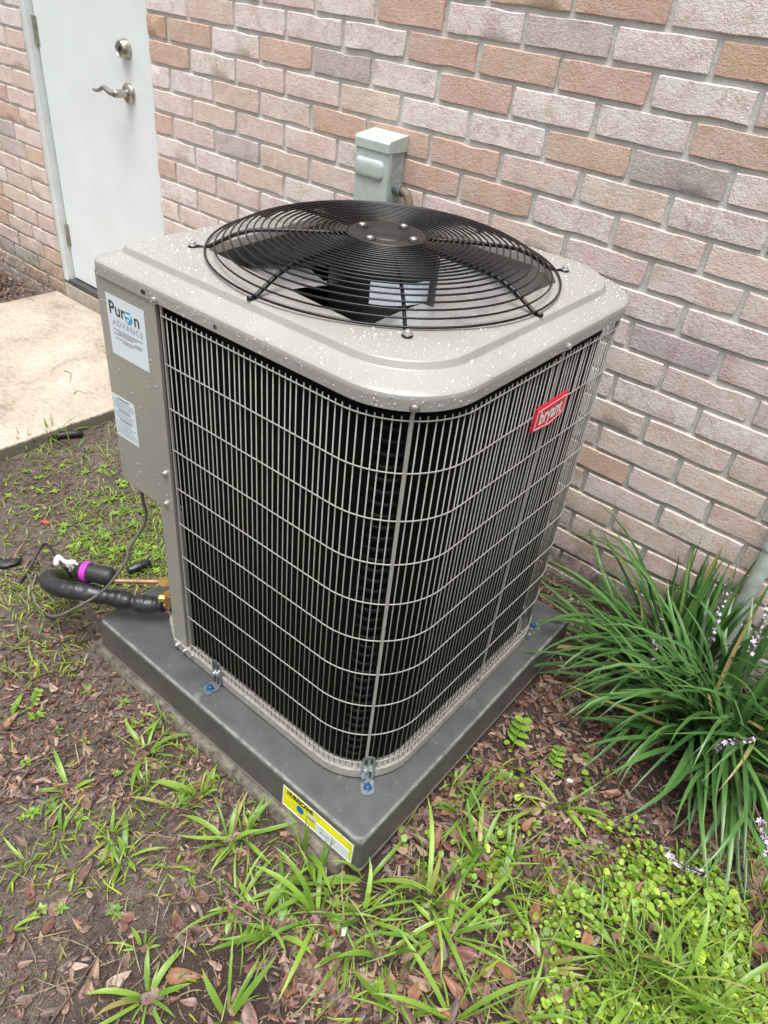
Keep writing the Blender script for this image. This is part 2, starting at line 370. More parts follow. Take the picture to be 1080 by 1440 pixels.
nx, ny = len(gx), len(gy)
ii, jj = np.meshgrid(np.arange(nx - 1), np.arange(ny - 1)); k0 = (jj * nx + ii).ravel()
F = np.stack([k0, k0 + 1, k0 + nx + 1, k0 + nx], 1)
tag(link('ground', mesh_np('ground', V, F, M_SOIL, smooth=True)), kind='structure')
def gp(u, v):
    p = onz(u, v, -0.013); p = onz(u, v, gz(p[0], p[1])); return p

# paved slab at the door
mb = MB(); x0, x1, y0, y1 = -2.362, -1.30, -3.2, -0.004
n = 120; top = []; base = []
out = [(x1 + 0.006 * noise.noise((0, y0 + (y1 - y0) * i / n * 9, 0)) - (0.004 if 0 else 0), y0 + (y1 - y0) * i / n) for i in range(n + 1)]
out += [(x0 + 0.006 * noise.noise((5, y1 + (y0 - y1) * i / n * 9, 0)), y1 + (y0 - y1) * i / n) for i in range(n + 1)]
cxs = (x0 + x1) / 2
mb.rings([[(x, y, -0.12) for x, y in out], [(x, y, -0.016) for x, y in out], [(x - 0.003 * (1 if x > cxs else -1), y, -0.007) for x, y in out], [(x - 0.011 * (1 if x > cxs else -1), y, -0.003) for x, y in out]])
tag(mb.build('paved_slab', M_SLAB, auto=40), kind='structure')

# ------------------------------------------------------------------ brick wall with door opening
BH, BL = 0.0662, 0.203
OPL, OPR, WALLTOP = -2.283, -1.5225, 2.62
wall = empty('brick_wall', (0, 0, 0)); tag(wall, 'pinkish whitewashed brick house wall behind the air conditioner', 'wall')
mb = MB()
poly = [(-5.0, -0.3), (OPL + 0.002, -0.3), (OPL + 0.002, 2.10), (OPR - 0.002, 2.10), (OPR - 0.002, -0.3), (3.4, -0.3), (3.4, WALLTOP), (-5.0, WALLTOP)]
mb.prism(poly, (0, 0.0055, 0), (1, 0, 0), (0, 0, 1), -0.19)
mb.build('mortar_bed', M_MORTAR, wall)
def brick_mesh(name, L, seed):
    r = random.Random(seed); H = 0.0555; pts = []
    for s in range(5): pts.append((-L / 2 + L * s / 5, -H / 2))
    for s in range(2): pts.append((L / 2, -H / 2 + H * s / 2))
    for s in range(5): pts.append((L / 2 - L * s / 5, H / 2))
    for s in range(2): pts.append((-L / 2, H / 2 - H * s / 2))
    corner = {0, 5, 7, 12}
    o = []
    for k, (x, z) in enumerate(pts):
        q = 0.0012 if k in corner else 0.0
        x2 = x - math.copysign(q, x) if q else x; z2 = z - math.copysign(q * 0.6, z) if q else z
        ch = r.random() < .06
        o.append((x2 + r.uniform(-.0010, .0010) - (math.copysign(.003, x) if ch and abs(x) > L / 2 - .02 else 0), z2 + r.uniform(-.0010, .0010) - (math.copysign(r.uniform(.001, .0035), z) if ch else 0)))
    fr = []
    for x, z in o:
        ins = r.uniform(0.0010, 0.0022)
        fr.append((x - math.copysign(ins, x) * (1 if abs(x) > L / 2 - 0.012 else 0.1), r.uniform(-0.0012, 0.0006), z - math.copysign(ins, z)))
    b = MB(); b.rings([[(x, 0.02, z) for x, z in o], [(x, 0.0018, z) for x, z in o], fr], True, False, False)
    n0 = 2 * len(o)
    mid = [(-L / 4, -0.0012 + r.uniform(-.001, .001), 0.0), (0.0, r.uniform(-.0014, .0010), 0.0), (L / 4, r.uniform(-.0016, .0004), 0.0)]
    b.v += mid; a, c, d = len(b.v) - 3, len(b.v) - 2, len(b.v) - 1
    Fi = lambda k: n0 + k % 14
    b.f += [(Fi(0), Fi(1), a), (Fi(1), Fi(2), c, a), (Fi(2), Fi(3), c), (Fi(3), Fi(4), d, c), (Fi(4), Fi(5), d), (Fi(5), Fi(6), d), (Fi(6), Fi(7), d),
            (Fi(7), Fi(8), d), (Fi(8), Fi(9), c, d), (Fi(9), Fi(10), c), (Fi(10), Fi(11), a, c), (Fi(11), Fi(12), a), (Fi(12), Fi(13), a), (Fi(13), Fi(0), a)]
    me = b.mesh(name, M_BRICK, smooth=True, auto=35); return me
FULL = [brick_mesh('brick', BL - 0.0105, s) for s in range(12)]
HALF = [brick_mesh('brick', 0.0920, 50 + s) for s in range(5)]
LONGH = [brick_mesh('brick', 0.128, 70 + s) for s in range(4)]
KINDS = {'w': ((0.64, 0.505, 0.465), 0.95), 'p': ((0.66, 0.49, 0.42), 0.65), 's': ((0.60, 0.405, 0.31), 0.26), 'o': ((0.55, 0.355, 0.245), 0.18),
         't': ((0.64, 0.49, 0.41), 0.50), 'g': ((0.47, 0.40, 0.375), 0.35)}
KNOWN = {(-1,-1):'s',(-1,0):'s',(-1,1):'w',(0,-.5):'g',(0,.5):'w',(0,1.5):'o',(1,-1):'s',(1,0):'s',(1,1):'w',(1,2):'s',(2,-.5):'w',(2,.5):'w',(2,1.5):'s',
 (3,0):'s',(3,1):'g',(3,2):'w',(4,-.5):'p',(4,.5):'p',(4,1.5):'w',(5,0):'w',(5,1):'p',(5,2):'p',(6,.5):'p',(6,1.5):'p',(7,1):'w',(7,2):'w',(8,.5):'w',(8,1.5):'g',(8,2.5):'p',
 (0,-1.5):'w',(0,-2.5):'s',(0,-3.5):'w',(1,-2):'s',(1,-3):'w',(1,-4):'w',(1,-5):'w',(1,-6):'t',(1,-7):'w',(2,-1.5):'s',(2,-2.5):'w',(2,-3.5):'g',(2,-4.5):'s',(2,-5.5):'w',(2,-6.5):'s',(2,-7.25):'o',
 (3,-1):'w',(3,-2):'w',(3,-3):'t',(3,-4):'p',(3,-5):'t',(3,-6):'w',(3,-7):'s',(4,-1.5):'s',(4,-2.5):'s',(4,-3.5):'s',(4,-4.5):'p',(4,-5.5):'t',(4,-6.5):'w',(4,-7.25):'w',
 (5,-1):'s',(5,-2):'s',(5,-3):'w',(5,-4):'p',(5,-5):'t',(5,-6):'t',(5,-7):'p',(6,-5.5):'g',(6,-6.5):'p',(6,-7.25):'s',(7,-5):'t',(7,-6):'w',(7,-7):'w',(8,-5.5):'t',(8,-6.5):'p',(8,-7.25):'s',(9,-6):'t',(9,-7):'w',
 (9,1):'p',(9,2):'p',(10,1.5):'w',(11,1):'p',(11,2):'p',(12,.5):'s',(12,1.5):'w',(13,1):'s',(13,2):'w',(14,1.5):'w',(15,2):'p',(17,1):'p',(-1,-2):'w',(-1,-3):'s',(-1,-4):'w',(-2,-1.5):'s'}
slots = []                                     # (x centre, z centre, kind of length, index for colour)
for i in range(-20, 20):
    z = (18 - i) * BH + 0.02
    if z > WALLTOP - 0.03: continue
    if i % 2 == 0:
        if z < 2.08: slots.append((OPR + 0.0475, z, 'h', (i, -7.25)))
        j = -6.5
    else: j = -7
    while j * BL < 3.2:
        slots.append((j * BL, z, 'f', (i, j))); j += 1
    if z < 2.08:
        if i % 2: x = OPL - BL / 2 + 0.004; jj = 0
        else: slots.append((OPL - 0.066, z, 'l', (i, -99))); x = OPL - 0.135 - BL / 2
        while x > -4.8: slots.append((x, z, 'f', (i, x))); x -= BL
    else:
        x = (-7.5 if i % 2 == 0 else -8) * BL
        while x > -4.8: slots.append((x, z, 'f', (i, x))); x -= BL
inview, rest = [], []
for s in slots:
    u, v, d = project((s[0], 0.0, s[1]))
    hid = (abs(s[0] + 0.05) < 0.19 and s[1] < 0.5)
    (inview if (-45 < u < 1125 and -45 < v < 1000 and d > 0 and not hid) else rest).append(s)
inview.sort(key=lambda s: project((s[0], 0.0, s[1]))[2]); rest = inview[300:] + rest; inview = inview[:300]
rb = random.Random(11)
for x, z, kd, ix in inview:
    o = link('brick', rb.choice({'f': FULL, 'h': HALF, 'l': LONGH}[kd]), None, wall)
    o.location = (x + rb.uniform(-.0015, .0015), rb.uniform(-.0015, .0008), z + rb.uniform(-.0008, .0008))
    o.rotation_euler = (rb.uniform(-.004, .004), rb.uniform(-.004, .004), rb.uniform(-.004, .004))
    if x < OPL: kd2 = rb.choice('tttssspppwwg')
    else: kd2 = KNOWN.get(ix) or rb.choice('wwwpppptt' if ix[0] < 9 else 'wwppppp')
    c, a = KINDS[kd2]; j = rb.uniform(0.92, 1.08)
    if ix[0] > 11: a = a * 0.8
    o.color = (c[0] * j, c[1] * j * rb.uniform(.96, 1.04), c[2] * j * rb.uniform(.95, 1.05), a)
bx = MB()
for x, z, kd, ix in rest:
    L = {'f': BL - .0105, 'h': .092, 'l': .128}[kd]; e = 0.003
    o_ = [(x - L/2, z - .0277), (x + L/2, z - .0277), (x + L/2, z + .0277), (x - L/2, z + .0277)]
    i_ = [(x - L/2 + e, z - .0277 + e), (x + L/2 - e, z - .0277 + e), (x + L/2 - e, z + .0277 - e), (x - L/2 + e, z + .0277 - e)]
    bx.rings([[(a, 0.02, b) for a, b in o_], [(a, 0.003, b) for a, b in o_], [(a, 0.0, b) for a, b in i_]], True, False, True)
o = bx.build('brickwork', M_BRICK, wall); o.color = (0.46, 0.33, 0.285, 0.6); tag(o, kind='stuff')

# ------------------------------------------------------------------ door
door = empty('door', (OPL, 0.03, 0.07)); tag(door, 'white flush door with lever handle and deadbolt in the brick wall', 'door')
def dm(mb, name, mat, parent=door, **k):
    o = mb.build(name, mat, parent, **k); o.data.transform(Matrix.Translation(-Vector((OPL, 0.03, 0.07)))) if parent is door else None; return o
DL, DR = OPL + 0.044, OPR - 0.022
mb = MB(); e = 0.004
mb.rings([[(DL, .075, .082), (DR, .075, .082), (DR, .075, 2.05), (DL, .075, 2.05)], [(DL, .034, .082), (DR, .034, .082), (DR, .034, 2.05), (DL, .034, 2.05)],
          [(DL + e, .030, .082 + e), (DR - e, .030, .082 + e), (DR - e, .030, 2.05 - e), (DL + e, .030, 2.05 - e)]], True, True, True)
leaf = dm(mb, 'door_leaf', M_DOOR)
mb = MB()
mb.rings([[(a, .10, b) for a, b in ((OPL + .003, .07), (OPL + .036, .07), (OPL + .036, 2.06), (OPL + .003, 2.06))], [(a, .006, b) for a, b in ((OPL + .003, .07), (OPL + .036, .07), (OPL + .036, 2.06), (OPL + .003, 2.06))],
          [(a, .001, b) for a, b in ((OPL + .009, .073), (OPL + .029, .073), (OPL + .029, 2.055), (OPL + .009, 2.055))]])
mb.box((OPL + .036, .012, .07), (OPL + .0405, .09, 2.058))
dm(mb, 'frame', M_FRAMEW)
mb = MB().box((OPR - .0205, .02, .07), (OPR - .003, .10, 2.06)); dm(mb, 'frame', M_FRAMEW)
mb = MB().box((OPL + .003, .004, 2.061), (OPR - .003, .10, 2.097)); dm(mb, 'frame', M_FRAMEW)
mb = MB().box((OPL + .0365, .004, .062), (OPR - .021, .09, .078)); dm(mb, 'threshold', flat('dark_threshold', (.06, .06, .055), .5))
for hz in (0.985, 0.265, 1.80):
    mb = MB(); mb.tube([(OPL + .0425, .026, hz - .045), (OPL + .0425, .026, hz + .045)], .0065, 8)
    mb.box((OPL + .0435, .0265, hz - .044), (OPL + .058, .0295, hz + .044))
    for k in (-1, 0, 1): mb.tube([(OPL + .0425, .026, hz + k * .03 - .001), (OPL + .0425, .026, hz + k * .03 + .001)], .0072, 8)
    dm(mb, 'hinge', M_HINGE)
kx, kz, bz = -1.690, 0.868, 0.995
mb = MB().lathe([(.031, .030), (.031, .022), (.026, .017), (.013, .015), (.0125, -.022), (.0115, -.030), (.010, -.032)], (kx, 0, kz), 24, 'y')
lv = catmull([(kx, -.026, kz), (kx - .020, -.032, kz + .002), (kx - .042, -.032, kz + .009), (kx - .062, -.030, kz + .009), (kx - .080, -.030, kz + .001), (kx - .096, -.032, kz - .004), (kx - .112, -.036, kz - .002)], 6)
mb.tube(lv, [.0105 - .0058 * i / (len(lv) - 1) for i in range(len(lv))], 10)
dm(mb, 'door_handle', M_NICKEL, smooth=True, auto=50)
mb = MB().lathe([(.030, .030), (.030, .026), (.0265, .012), (.023, .004), (.0215, .003), (.019, .006), (.012, .006)], (kx + .004, 0, bz), 24, 'y', False, True)
db = dm(mb, 'deadbolt', M_NICKEL, smooth=True, auto=40)
mb = MB().box((kx + .0025, .001, bz - .007), (kx + .0055, .0055, bz + .007)); k_ = dm(mb, 'keyhole', M_INK)
# sill under the door
sill = MB(); sill.rings([[(OPL + .003, .09, -.1), (OPR - .003, .09, -.1), (OPR - .003, .09, .061), (OPL + .003, .09, .061)], [(OPL + .003, .0, -.1), (OPR - .003, .0, -.1), (OPR - .003, .0, .054), (OPL + .003, .0, .054)],
    [(OPL + .003, .006, -.09), (OPR - .003, .006, -.09), (OPR - .003, .006, .0605), (OPL + .003, .006, .0605)]][0:2], True, True, True)
tag(sill.build('door_sill', M_SLAB), 'beige concrete sill under the white door', 'sill')

# ------------------------------------------------------------------ disconnect box on the wall
bx0, bx1, byf, bz0, bz1 = -0.583, -0.474, -0.070, 0.72, 0.960
dbx = empty('electrical_box', (bx0, 0, bz0)); tag(dbx, 'pale green electrical disconnect box on the brick wall behind the fan guard', 'electrical box')
def part(mb, name, mat, root, **k):
    o = mb.build(name, mat, root, **k); o.matrix_parent_inverse = Matrix.Identity(4)
    o.data.transform(root.matrix_world.inverted() if root.rotation_euler.z == 0 and False else Matrix.Translation(-Vector(root.location))); return o
mb = MB().box((bx0 + .004, byf + .012, bz0), (bx1 - .004, -.003, bz1 - .016)); part(mb, 'housing', M_BOXSIDE, dbx)
mb = MB(); e = .003
mb.rings([[(bx0, byf + .012, bz0 - .004), (bx1, byf + .012, bz0 - .004), (bx1, byf + .012, bz1 - .03), (bx0, byf + .012, bz1 - .03)],
          [(bx0, byf + .002, bz0 - .004), (bx1, byf + .002, bz0 - .004), (bx1, byf + .002, bz1 - .03), (bx0, byf + .002, bz1 - .03)],
          [(bx0 + e, byf - .001, bz0 - .001), (bx1 - e, byf - .001, bz0 - .001), (bx1 - e, byf - .001, bz1 - .03), (bx0 + e, byf - .001, bz1 - .03)]])
cov = part(mb, 'cover', M_BOXG, dbx)
def rrect(hw, hh, r, n=5):
    P = []
    for cx, cy, a0 in ((hw - r, hh - r, 0), (-hw + r, hh - r, 90), (-hw + r, -hh + r, 180), (hw - r, -hh + r, 270)):
        for k in range(n + 1): a = math.radians(a0 + 90 * k / n); P.append((cx + r * math.cos(a), cy + r * math.sin(a)))
    return P
mb = MB(); bcx, bcz = (bx0 + bx1) / 2 - .004, bz1 - .078
rg = []
for k, (s, d) in enumerate(((0, .0), (.002, .004), (.006, .0065), (.012, .0075))):
    rg.append([(bcx + x, byf - .001 - d, bcz + z) for x, z in rrect(.046 - s, .023 - s, .012 - s * .5)])
mb.rings([list(reversed(r)) for r in rg], True, False, True); part(mb, 'cover_bulge', M_BOXG, dbx, smooth=True, auto=60)
mb = MB(); hood = [(0, bz1 - .034), (byf - .0022, bz1 - .034), (byf - .0022, bz1 - .014), (byf + .004, bz1 - .008), (0, bz1 + .002)]
mb.rings([[(bx0 - .0012, y - .002, z) for y, z in hood], [(bx1 + .0012, y - .002, z) for y, z in hood]], True, True, True); part(mb, 'hood', M_BOXG, dbx)
mb = MB().tube([(bx1 - .006, -.030, .842), (bx1 + .016, -.030, .842)], .0135, 14); mb.tube([(bx1 + .014, -.030, .842), (bx1 + .021, -.030, .842)], .0155, 14)
part(mb, 'fitting', M_ZINC, dbx, auto=40)
pth = catmull([(bx1 + .018, -.030, .842), (bx1 + .036, -.031, .836), (bx1 + .050, -.034, .812), (bx1 + .052, -.045, .76), (bx1 + .045, -.075, .62), (bx1 + .10, -.16, .42), (bx1 + .17, -.29, .32)], 10)
part(MB().tube(pth, [.0105 + .0009 * (i % 2) for i in range(len(pth))], 12), 'flexible_conduit', M_BROWNCON, dbx, smooth=True)

# plastic pipe up the wall on the right
pp = MB(); pp.tube([(.662, -.028, -.08), (.662, -.028, .36), (.664, -.028, 1.2), (.664, -.028, 2.2)], .0165, 16); pp.tube([(.662, -.028, .352), (.662, -.028, .42)], .0195, 16)
tag(pp.build('plastic_pipe', M_PVC, auto=40), 'pale grey green plastic pipe up the brick wall behind the strap leaved plants', 'pipe')

# ------------------------------------------------------------------ old concrete under the pad, and the pad
def rough_outline(x0, x1, y0, y1, amp, step, seed):
    P = []
    def seg(a, b):
        n = max(2, int(math.dist(a, b) / step))
        for k in range(n):
            t = k / n; x, y = a[0] + (b[0] - a[0]) * t, a[1] + (b[1] - a[1]) * t
            P.append((x + amp * noise.noise((x * 30, y * 30, seed)), y + amp * noise.noise((x * 30, y * 30, seed + 5))))
    seg((x0, y0), (x1, y0)); seg((x1, y0), (x1, y1)); seg((x1, y1), (x0, y1)); seg((x0, y1), (x0, y0)); return P
ol = rough_outline(-.414, .350, -1.0545, -.28, .005, .02, 3.0)
mb = MB(); mb.rings([[(x, y, -.08) for x, y in ol], [(x, y, -.004 + .005 * noise.noise((x * 40, y * 40, 2))) for x, y in ol], [(x * .985 - .0006, (y + .65) * .985 - .65, .006 + .003 * noise.noise((x * 50, y * 50, 7))) for x, y in ol]])
tag(mb.build('concrete_base', M_OLDCONC, auto=50), 'crumbling old concrete edge showing under the dark grey pad', 'concrete base')
PADZ = 0.0896
pad = empty('equipment_pad', (PAD_C[0], PAD_C[1], 0.009), YAW); tag(pad, 'dark grey square pad under the air conditioner', 'pad')
mb = MB(); rg = []
for h, z, r in ((.3885, 0, .012), (.386, .002, .012), (.3825, .066, .013), (.3818, .0735, .014), (.3805, .0780, .015), (.3785, .0802, .016), (.3755, .0808, .017), (.366, .0809, .02)):
    rg.append([(x, y, z) for x, y in rrect(h, h, r, 6)])
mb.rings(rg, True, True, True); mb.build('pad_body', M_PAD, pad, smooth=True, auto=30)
# sticker on the pad's front face; face leans from y=-0.386 (z .002) to -0.3825 (z .064)
def text_mesh(s, size, spacing=1.0, bold=0.0, sx=1.0):
    cu = bpy.data.curves.new('t', 'FONT'); cu.body = s; cu.size = size; cu.space_character = spacing; cu.offset = bold; cu.resolution_u = 3
    cu.align_x = 'CENTER'; cu.align_y = 'CENTER'
    ob = bpy.data.objects.new('t', cu); COL.objects.link(ob)
    dg = bpy.context.evaluated_depsgraph_get(); me = bpy.data.meshes.new_from_object(ob.evaluated_get(dg))
    bpy.data.objects.remove(ob); bpy.data.curves.remove(cu)
    me.materials.clear()
    if sx != 1.0: me.transform(Matrix.Diagonal((sx, 1, 1, 1)))
    return me
def lettering(s, size, mat, parent, o, ux, uy, name='lettering', **k):
    me = text_mesh(s, size, **k); ux, uy = Vector(ux), Vector(uy); nn = ux.cross(uy)
    M = Matrix((ux, uy, nn)).transposed().to_4x4(); M.translation = Vector(o)
    me.transform(M); me.name = name; return link(name, me, mat, parent)
FT = Vector((0, .0035, .062)).normalized(); SX = Vector((1, 0, 0))
def sq(x0, x1, t0, t1, off, mat, name, parent=pad):       # a thin rectangle on the pad's front face
    o = Vector((0, -.386, .002)) - Vector((0, 1, 0)) * off
    mb = MB(); a = [o + SX * x + FT * t for x, t in ((x0, t0), (x1, t0), (x1, t1), (x0, t1))]
    mb.rings([[p + Vector((0, off * .6, 0)) for p in a], a]); return mb.build(name, mat, parent)
T = lambda x, t, off: Vector((0, -.386 - off, .002)) + SX * x + FT * t
SX0, SX1, ST0, ST1 = .197, .369, .006, .062
stk = sq(SX0, SX1, ST0, ST1, .0012, M_YELLOW, 'yellow_sticker')
bw = [sq(SX0, SX1, ST1 - .0015, ST1, .0018, M_WHITEP, 'sticker_border', stk), sq(SX0, SX0 + .0022, ST0, ST1 - .0018, .0018, M_WHITEP, 'sticker_border', stk),
      sq(SX1 - .0022, SX1, ST0, ST1 - .0018, .0018, M_WHITEP, 'sticker_border', stk), sq(SX0 + .0024, SX1 - .0024, ST0, ST0 + .003, .0018, M_WHITEP, 'sticker_border', stk)]
sq(.281, .361, .0105, .0375, .0018, M_PAPER, 'writing_panel', stk)
lettering('HURRICANE', .0158, M_INK, stk, T(.2400, .0515, .002), SX, FT, bold=.0006, sx=.74)
lettering('PAD', .0135, M_WHITEP, stk, T(.2715, .0425, .002), SX, FT, bold=.0006, sx=.8)
for k in range(2): sq(.259 + .002 * k, .279 - .003 * k, .0325 - .0040 * k, .0345 - .0040 * k, .0017, M_GREYINK, 'print_line', stk)
mb = MB()
for st_ in (((.292, .028), (.297, .032), (.300, .028), (.294, .019), (.302, .019)), ((.304, .026), (.305, .020), (.309, .020), (.310, .026)), ((.312, .020), (.313, .026), (.316, .025), (.317, .020)), ((.319, .029), (.328, .029), (.322, .015))):
    mb.tube([tuple(T(a, b, .0021)) for a, b in catmull([(a, b) for a, b in st_], 5)], .0005, 5)
tag(mb.build('handwriting', M_GREYINK, stk), kind='stuff')
mb = MB(); mb.rings([[T(.2420 + .0085 * math.cos(a), .0320 + .0095 * math.sin(a), d) for a in [2 * math.pi * k / 24 for k in range(24)]] for d in (.001, .002)]); mb.build('blue_seal', M_STICKBLUE, stk)
for k in range(5): sq(.287 + .004 * (k % 2), .357, .0425 + .0032 * k, .0431 + .0032 * k, .0017, M_ORANGEINK, 'print_line', stk)
for k in range(3): sq(.204, .228 - .004 * k, .034 - .004 * k, .0352 - .004 * k, .0017, M_ORANGEINK, 'print_line', stk)
sq(.240, .268, .0155, .0185, .0017, M_ORANGEINK, 'print_line', stk)

# ------------------------------------------------------------------ the air conditioner
ac = empty('air_conditioner', (UNIT_C[0], UNIT_C[1], PADZ), YAW)
tag(ac, 'beige outdoor air conditioner condenser with black fan guard and wire grille', 'air conditioner')
Z = -PADZ                                     # parts are modelled with ground heights and shifted
def ap(mb, name, mat, parent=ac, **k):
    o = mb.build(name, mat, parent, **k)
    o.data.transform(Matrix.Translation((0, 0, Z))); return o
HW, RC = .327, .125
def rsq(h, r, n=14):                          # counter-clockwise, starting on the right side
    return rrect(h, h, r, n)
def arc_path(h, r):
    """points and lengths along the rounded square from (-.2,-h) along the front, right, back"""
    P = [(-h, -h + .0)]; P = []
    x = -.1535
    while x < h - r: P.append((x, -h)); x += .01
    for k in range(0, 25): a = math.radians(-90 + 90 * k / 24); P.append((h - r + r * math.cos(a), -h + r + r * math.sin(a)))
    y = -h + r + .01
    while y < h - r: P.append((h, y)); y += .01
    for k in range(0, 25): a = math.radians(90 * k / 24); P.append((h - r + r * math.cos(a), h - r + r * math.sin(a)))
    x = h - r - .01
    while x > -h + r: P.append((x, h)); x -= .01
    for k in range(0, 25): a = math.radians(90 + 90 * k / 24); P.append((-h + r + r * math.cos(a), h - r + r * math.sin(a)))
    y = h - r - .01
    while y > -.15: P.append((-h, y)); y -= .01
    return P
def resample(P, step):
    out = [P[0]]; acc = 0
    for a, b in zip(P, P[1:]):
        d = math.dist(a, b); t = step - acc
        while t <= d + 1e-9: out.append((a[0] + (b[0] - a[0]) * t / d, a[1] + (b[1] - a[1]) * t / d)); t += step
        acc = (acc + d) % step
    return out
# base pan with the corner cut back at the valves
cutc = [(-.205, -.330), (-.262, -.300), (-.330, -.185)]
def pan_outline(h, r, s=1.0):
    P = rrect(h, h, r, 10); P = [p for p in P if not (p[0] < -.15 and p[1] < -.15)]
    i = max(range(len(P)), key=lambda k: (P[k][0] < 0) * (-P[k][1]))
    k = [p for p in P if p[0] < 0][-1]; idx = P.index(k)
    return P[:idx + 1] + [(x * h / .330, y * h / .330) for x, y in cutc[::-1]] + P[idx + 1:]
mb = MB(); mb.rings([[(x, y, z) for x, y in pan_outline(h, RC + .002)] for h, z in ((.3285, .0935), (.3305, .095), (.3305, .1145), (.3290, .117), (.322, .117), (.320, .104))], True, True, True)
ap(mb, 'base_pan', M_PAN, auto=30)
# valve panel, corner post, control panel
mb = MB(); yf = -.3285
mb.box((-.207, yf, .098), (-.1665, yf + .018, .462)); ap(mb, 'corner_post', M_PANEL)
mb = MB(); mb.prism([(-.205, -.316), (-.32, -.175), (-.312, -.168), (-.197, -.309)], (0, 0, .1175), (1, 0, 0), (0, 1, 0), .345); ap(mb, 'valve_panel', M_PANEL)
mb = MB(); rr = .014
pl = [(-.1665, yf)] + [(-.1665 - .148 + 0, yf)]
cx, cy = -.3285 + rr, yf + rr
pl = [(-.1665, yf)] + [(cx + rr * math.cos(a), cy + rr * math.sin(a)) for a in [math.radians(-90 - 90 * k / 6) for k in range(7)]] + [(-.3285, -.14)]
pin = [(-.1665, yf + .006)] + [(cx + (rr - .006) * math.cos(a), cy + (rr - .006) * math.sin(a)) for a in [math.radians(-90 - 90 * k / 6) for k in range(7)]] + [(-.3225, -.14)]
loop = pl + pin[::-1]
mb.rings([[(x, y, .464) for x, y in loop[::-1]], [(x, y, .864) for x, y in loop[::-1]]], True, True, True)
mb.prism([(-.1665, yf + .006), (-.322, yf + .006), (-.322, -.15), (-.20, -.15)][::-1], (0, 0, .4655), (1, 0, 0), (0, 1, 0), .004)
panel = ap(mb, 'control_panel', M_PANEL, auto=40)
# coil and inner darkness
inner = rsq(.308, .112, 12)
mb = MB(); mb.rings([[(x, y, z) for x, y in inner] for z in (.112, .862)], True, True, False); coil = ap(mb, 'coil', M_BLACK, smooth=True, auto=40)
mb = MB()
for k in range(36):
    zz = .135 + .0201 * k
    for off in (0, ):
        a0, a1 = -66, -44
        P = [(.196 + (.109 + .007 * math.sin(math.pi * t)) * math.cos(math.radians(a0 + (a1 - a0) * t)), -.196 + (.109 + .007 * math.sin(math.pi * t)) * math.sin(math.radians(a0 + (a1 - a0) * t)), zz) for t in [i / 5 for i in range(6)]]
        mb.tube(P, .0042, 6)
tag(ap(mb, 'coil_tubes', M_TUBE, coil, smooth=True), kind='stuff')
# wire grille
gr = ac
path = arc_path(HW, RC); W = resample(path, .0113)
zl = [.8427 - .078 * k for k in range(9)] + [.1385]
ZT, ZB = .8475, .1215
grille = MB(); pathH = arc_path(HW + .0025, RC + .0025)
def vis_side(x, y): return (y < -.05 and x > -.2) or x > .19
visH = [p for p in pathH if p[1] < -.325 or p[0] > .0 and vis_side(*p) and not (p[1] > .322)]
cutH = next(i for i, p in enumerate(pathH) if p[1] > .27 and p[0] > .2)
gobj = ap(MB().tube([(x, y, zl[0]) for x, y in pathH[:cutH]], .0011, 6), 'wire_grille', M_WIRE, smooth=True)
def sub(mb, name, mat, parent, **k):
    return ap(mb, name, mat, parent, **k)
for z in zl[1:]:
    sub(MB().tube([(x, y, z) for x, y in pathH[:cutH]], .0011, 6), 'horizontal_wire', M_WIRE, gobj, smooth=True)
vw = MB().tube([(0, 0, ZB), (0, 0, ZT)], .00096, 6).mesh('vertical_wire', M_WIRE, smooth=True); vw.transform(Matrix.Translation((0, 0, Z)))
rear = MB()
for x, y in W:
    hidden = not ((y < -.325) or (x > .19 and y < .30))
    if hidden: rear.tube([(x, y, ZB), (x, y, ZT)], .0015, 4)
    else: link('vertical_wire', vw, None, gobj, loc=(x, y, 0), rot=(rnd.uniform(-.0012, .0012), rnd.uniform(-.0012, .0012), 0))
for z in zl: rear.tube([(x, y, z) for x, y in pathH[cutH - 1:]], .0015, 4)
tag(sub(rear, 'rear_wires', M_WIRE, gobj), kind='stuff')
for (x, y, a) in ((HW - RC + (RC + .002) * math.cos(math.radians(-45)), -HW + RC + (RC + .002) * math.sin(math.radians(-45)), math.radians(-45)), (HW + .002, .029, 0.0)):
    mb = MB().box((-.0010, -.0024, .1175), (.0012, .0024, .868)); mb.xf(Matrix.Translation((x, y, 0)) @ Matrix.Rotation(a, 4, 'Z'))
    ap(mb, 'grille_strut', M_WIRE)
mb = MB().box((-.1555, -.3285, .1175), (-.1525, -.325, .857)); ap(mb, 'grille_strut', M_WIRE)

# top cover
LH, LR, HOLE = .3315, .118, .278
N4 = 24
def ring_sq(h, r):
    r2 = max(.02, r - .088); P = []; n = N4 - 1
    for cx, cy, a0, q_ in ((1, 1, 0, r), (-1, 1, 90, r), (-1, -1, 180, r2), (1, -1, 270, r)):
        for k in range(n + 1): a = math.radians(a0 + 90 * k / n); P.append((cx * (h - q_) + q_ * math.cos(a), cy * (h - q_) + q_ * math.sin(a)))
    return P
prof = [(.3275, .8595, .117), (LH, .8595, LR), (LH, .8730, LR), (LH, .8765, LR), (LH - .0012, .8800, LR - .001), (LH - .0042, .8828, LR - .003), (LH - .0080, .8842, LR - .006), (LH - .0105, .8850, LR - .007), (.3035, .8915, .110), (.3005, .8925, .109), (.2988, .8930, .108), (.2975, .8942, .1075), (.2940, .9024, .106), (.2926, .9036, .1055), (.2905, .9040, .105), (.2885, .9042, .104), (.2865, .9044, .103)]
rg = [[(x, y, z) for x, y in ring_sq(h, r)] for h, z, r in prof]
angs = [math.atan2(p[1], p[0]) for p in rg[-1]]
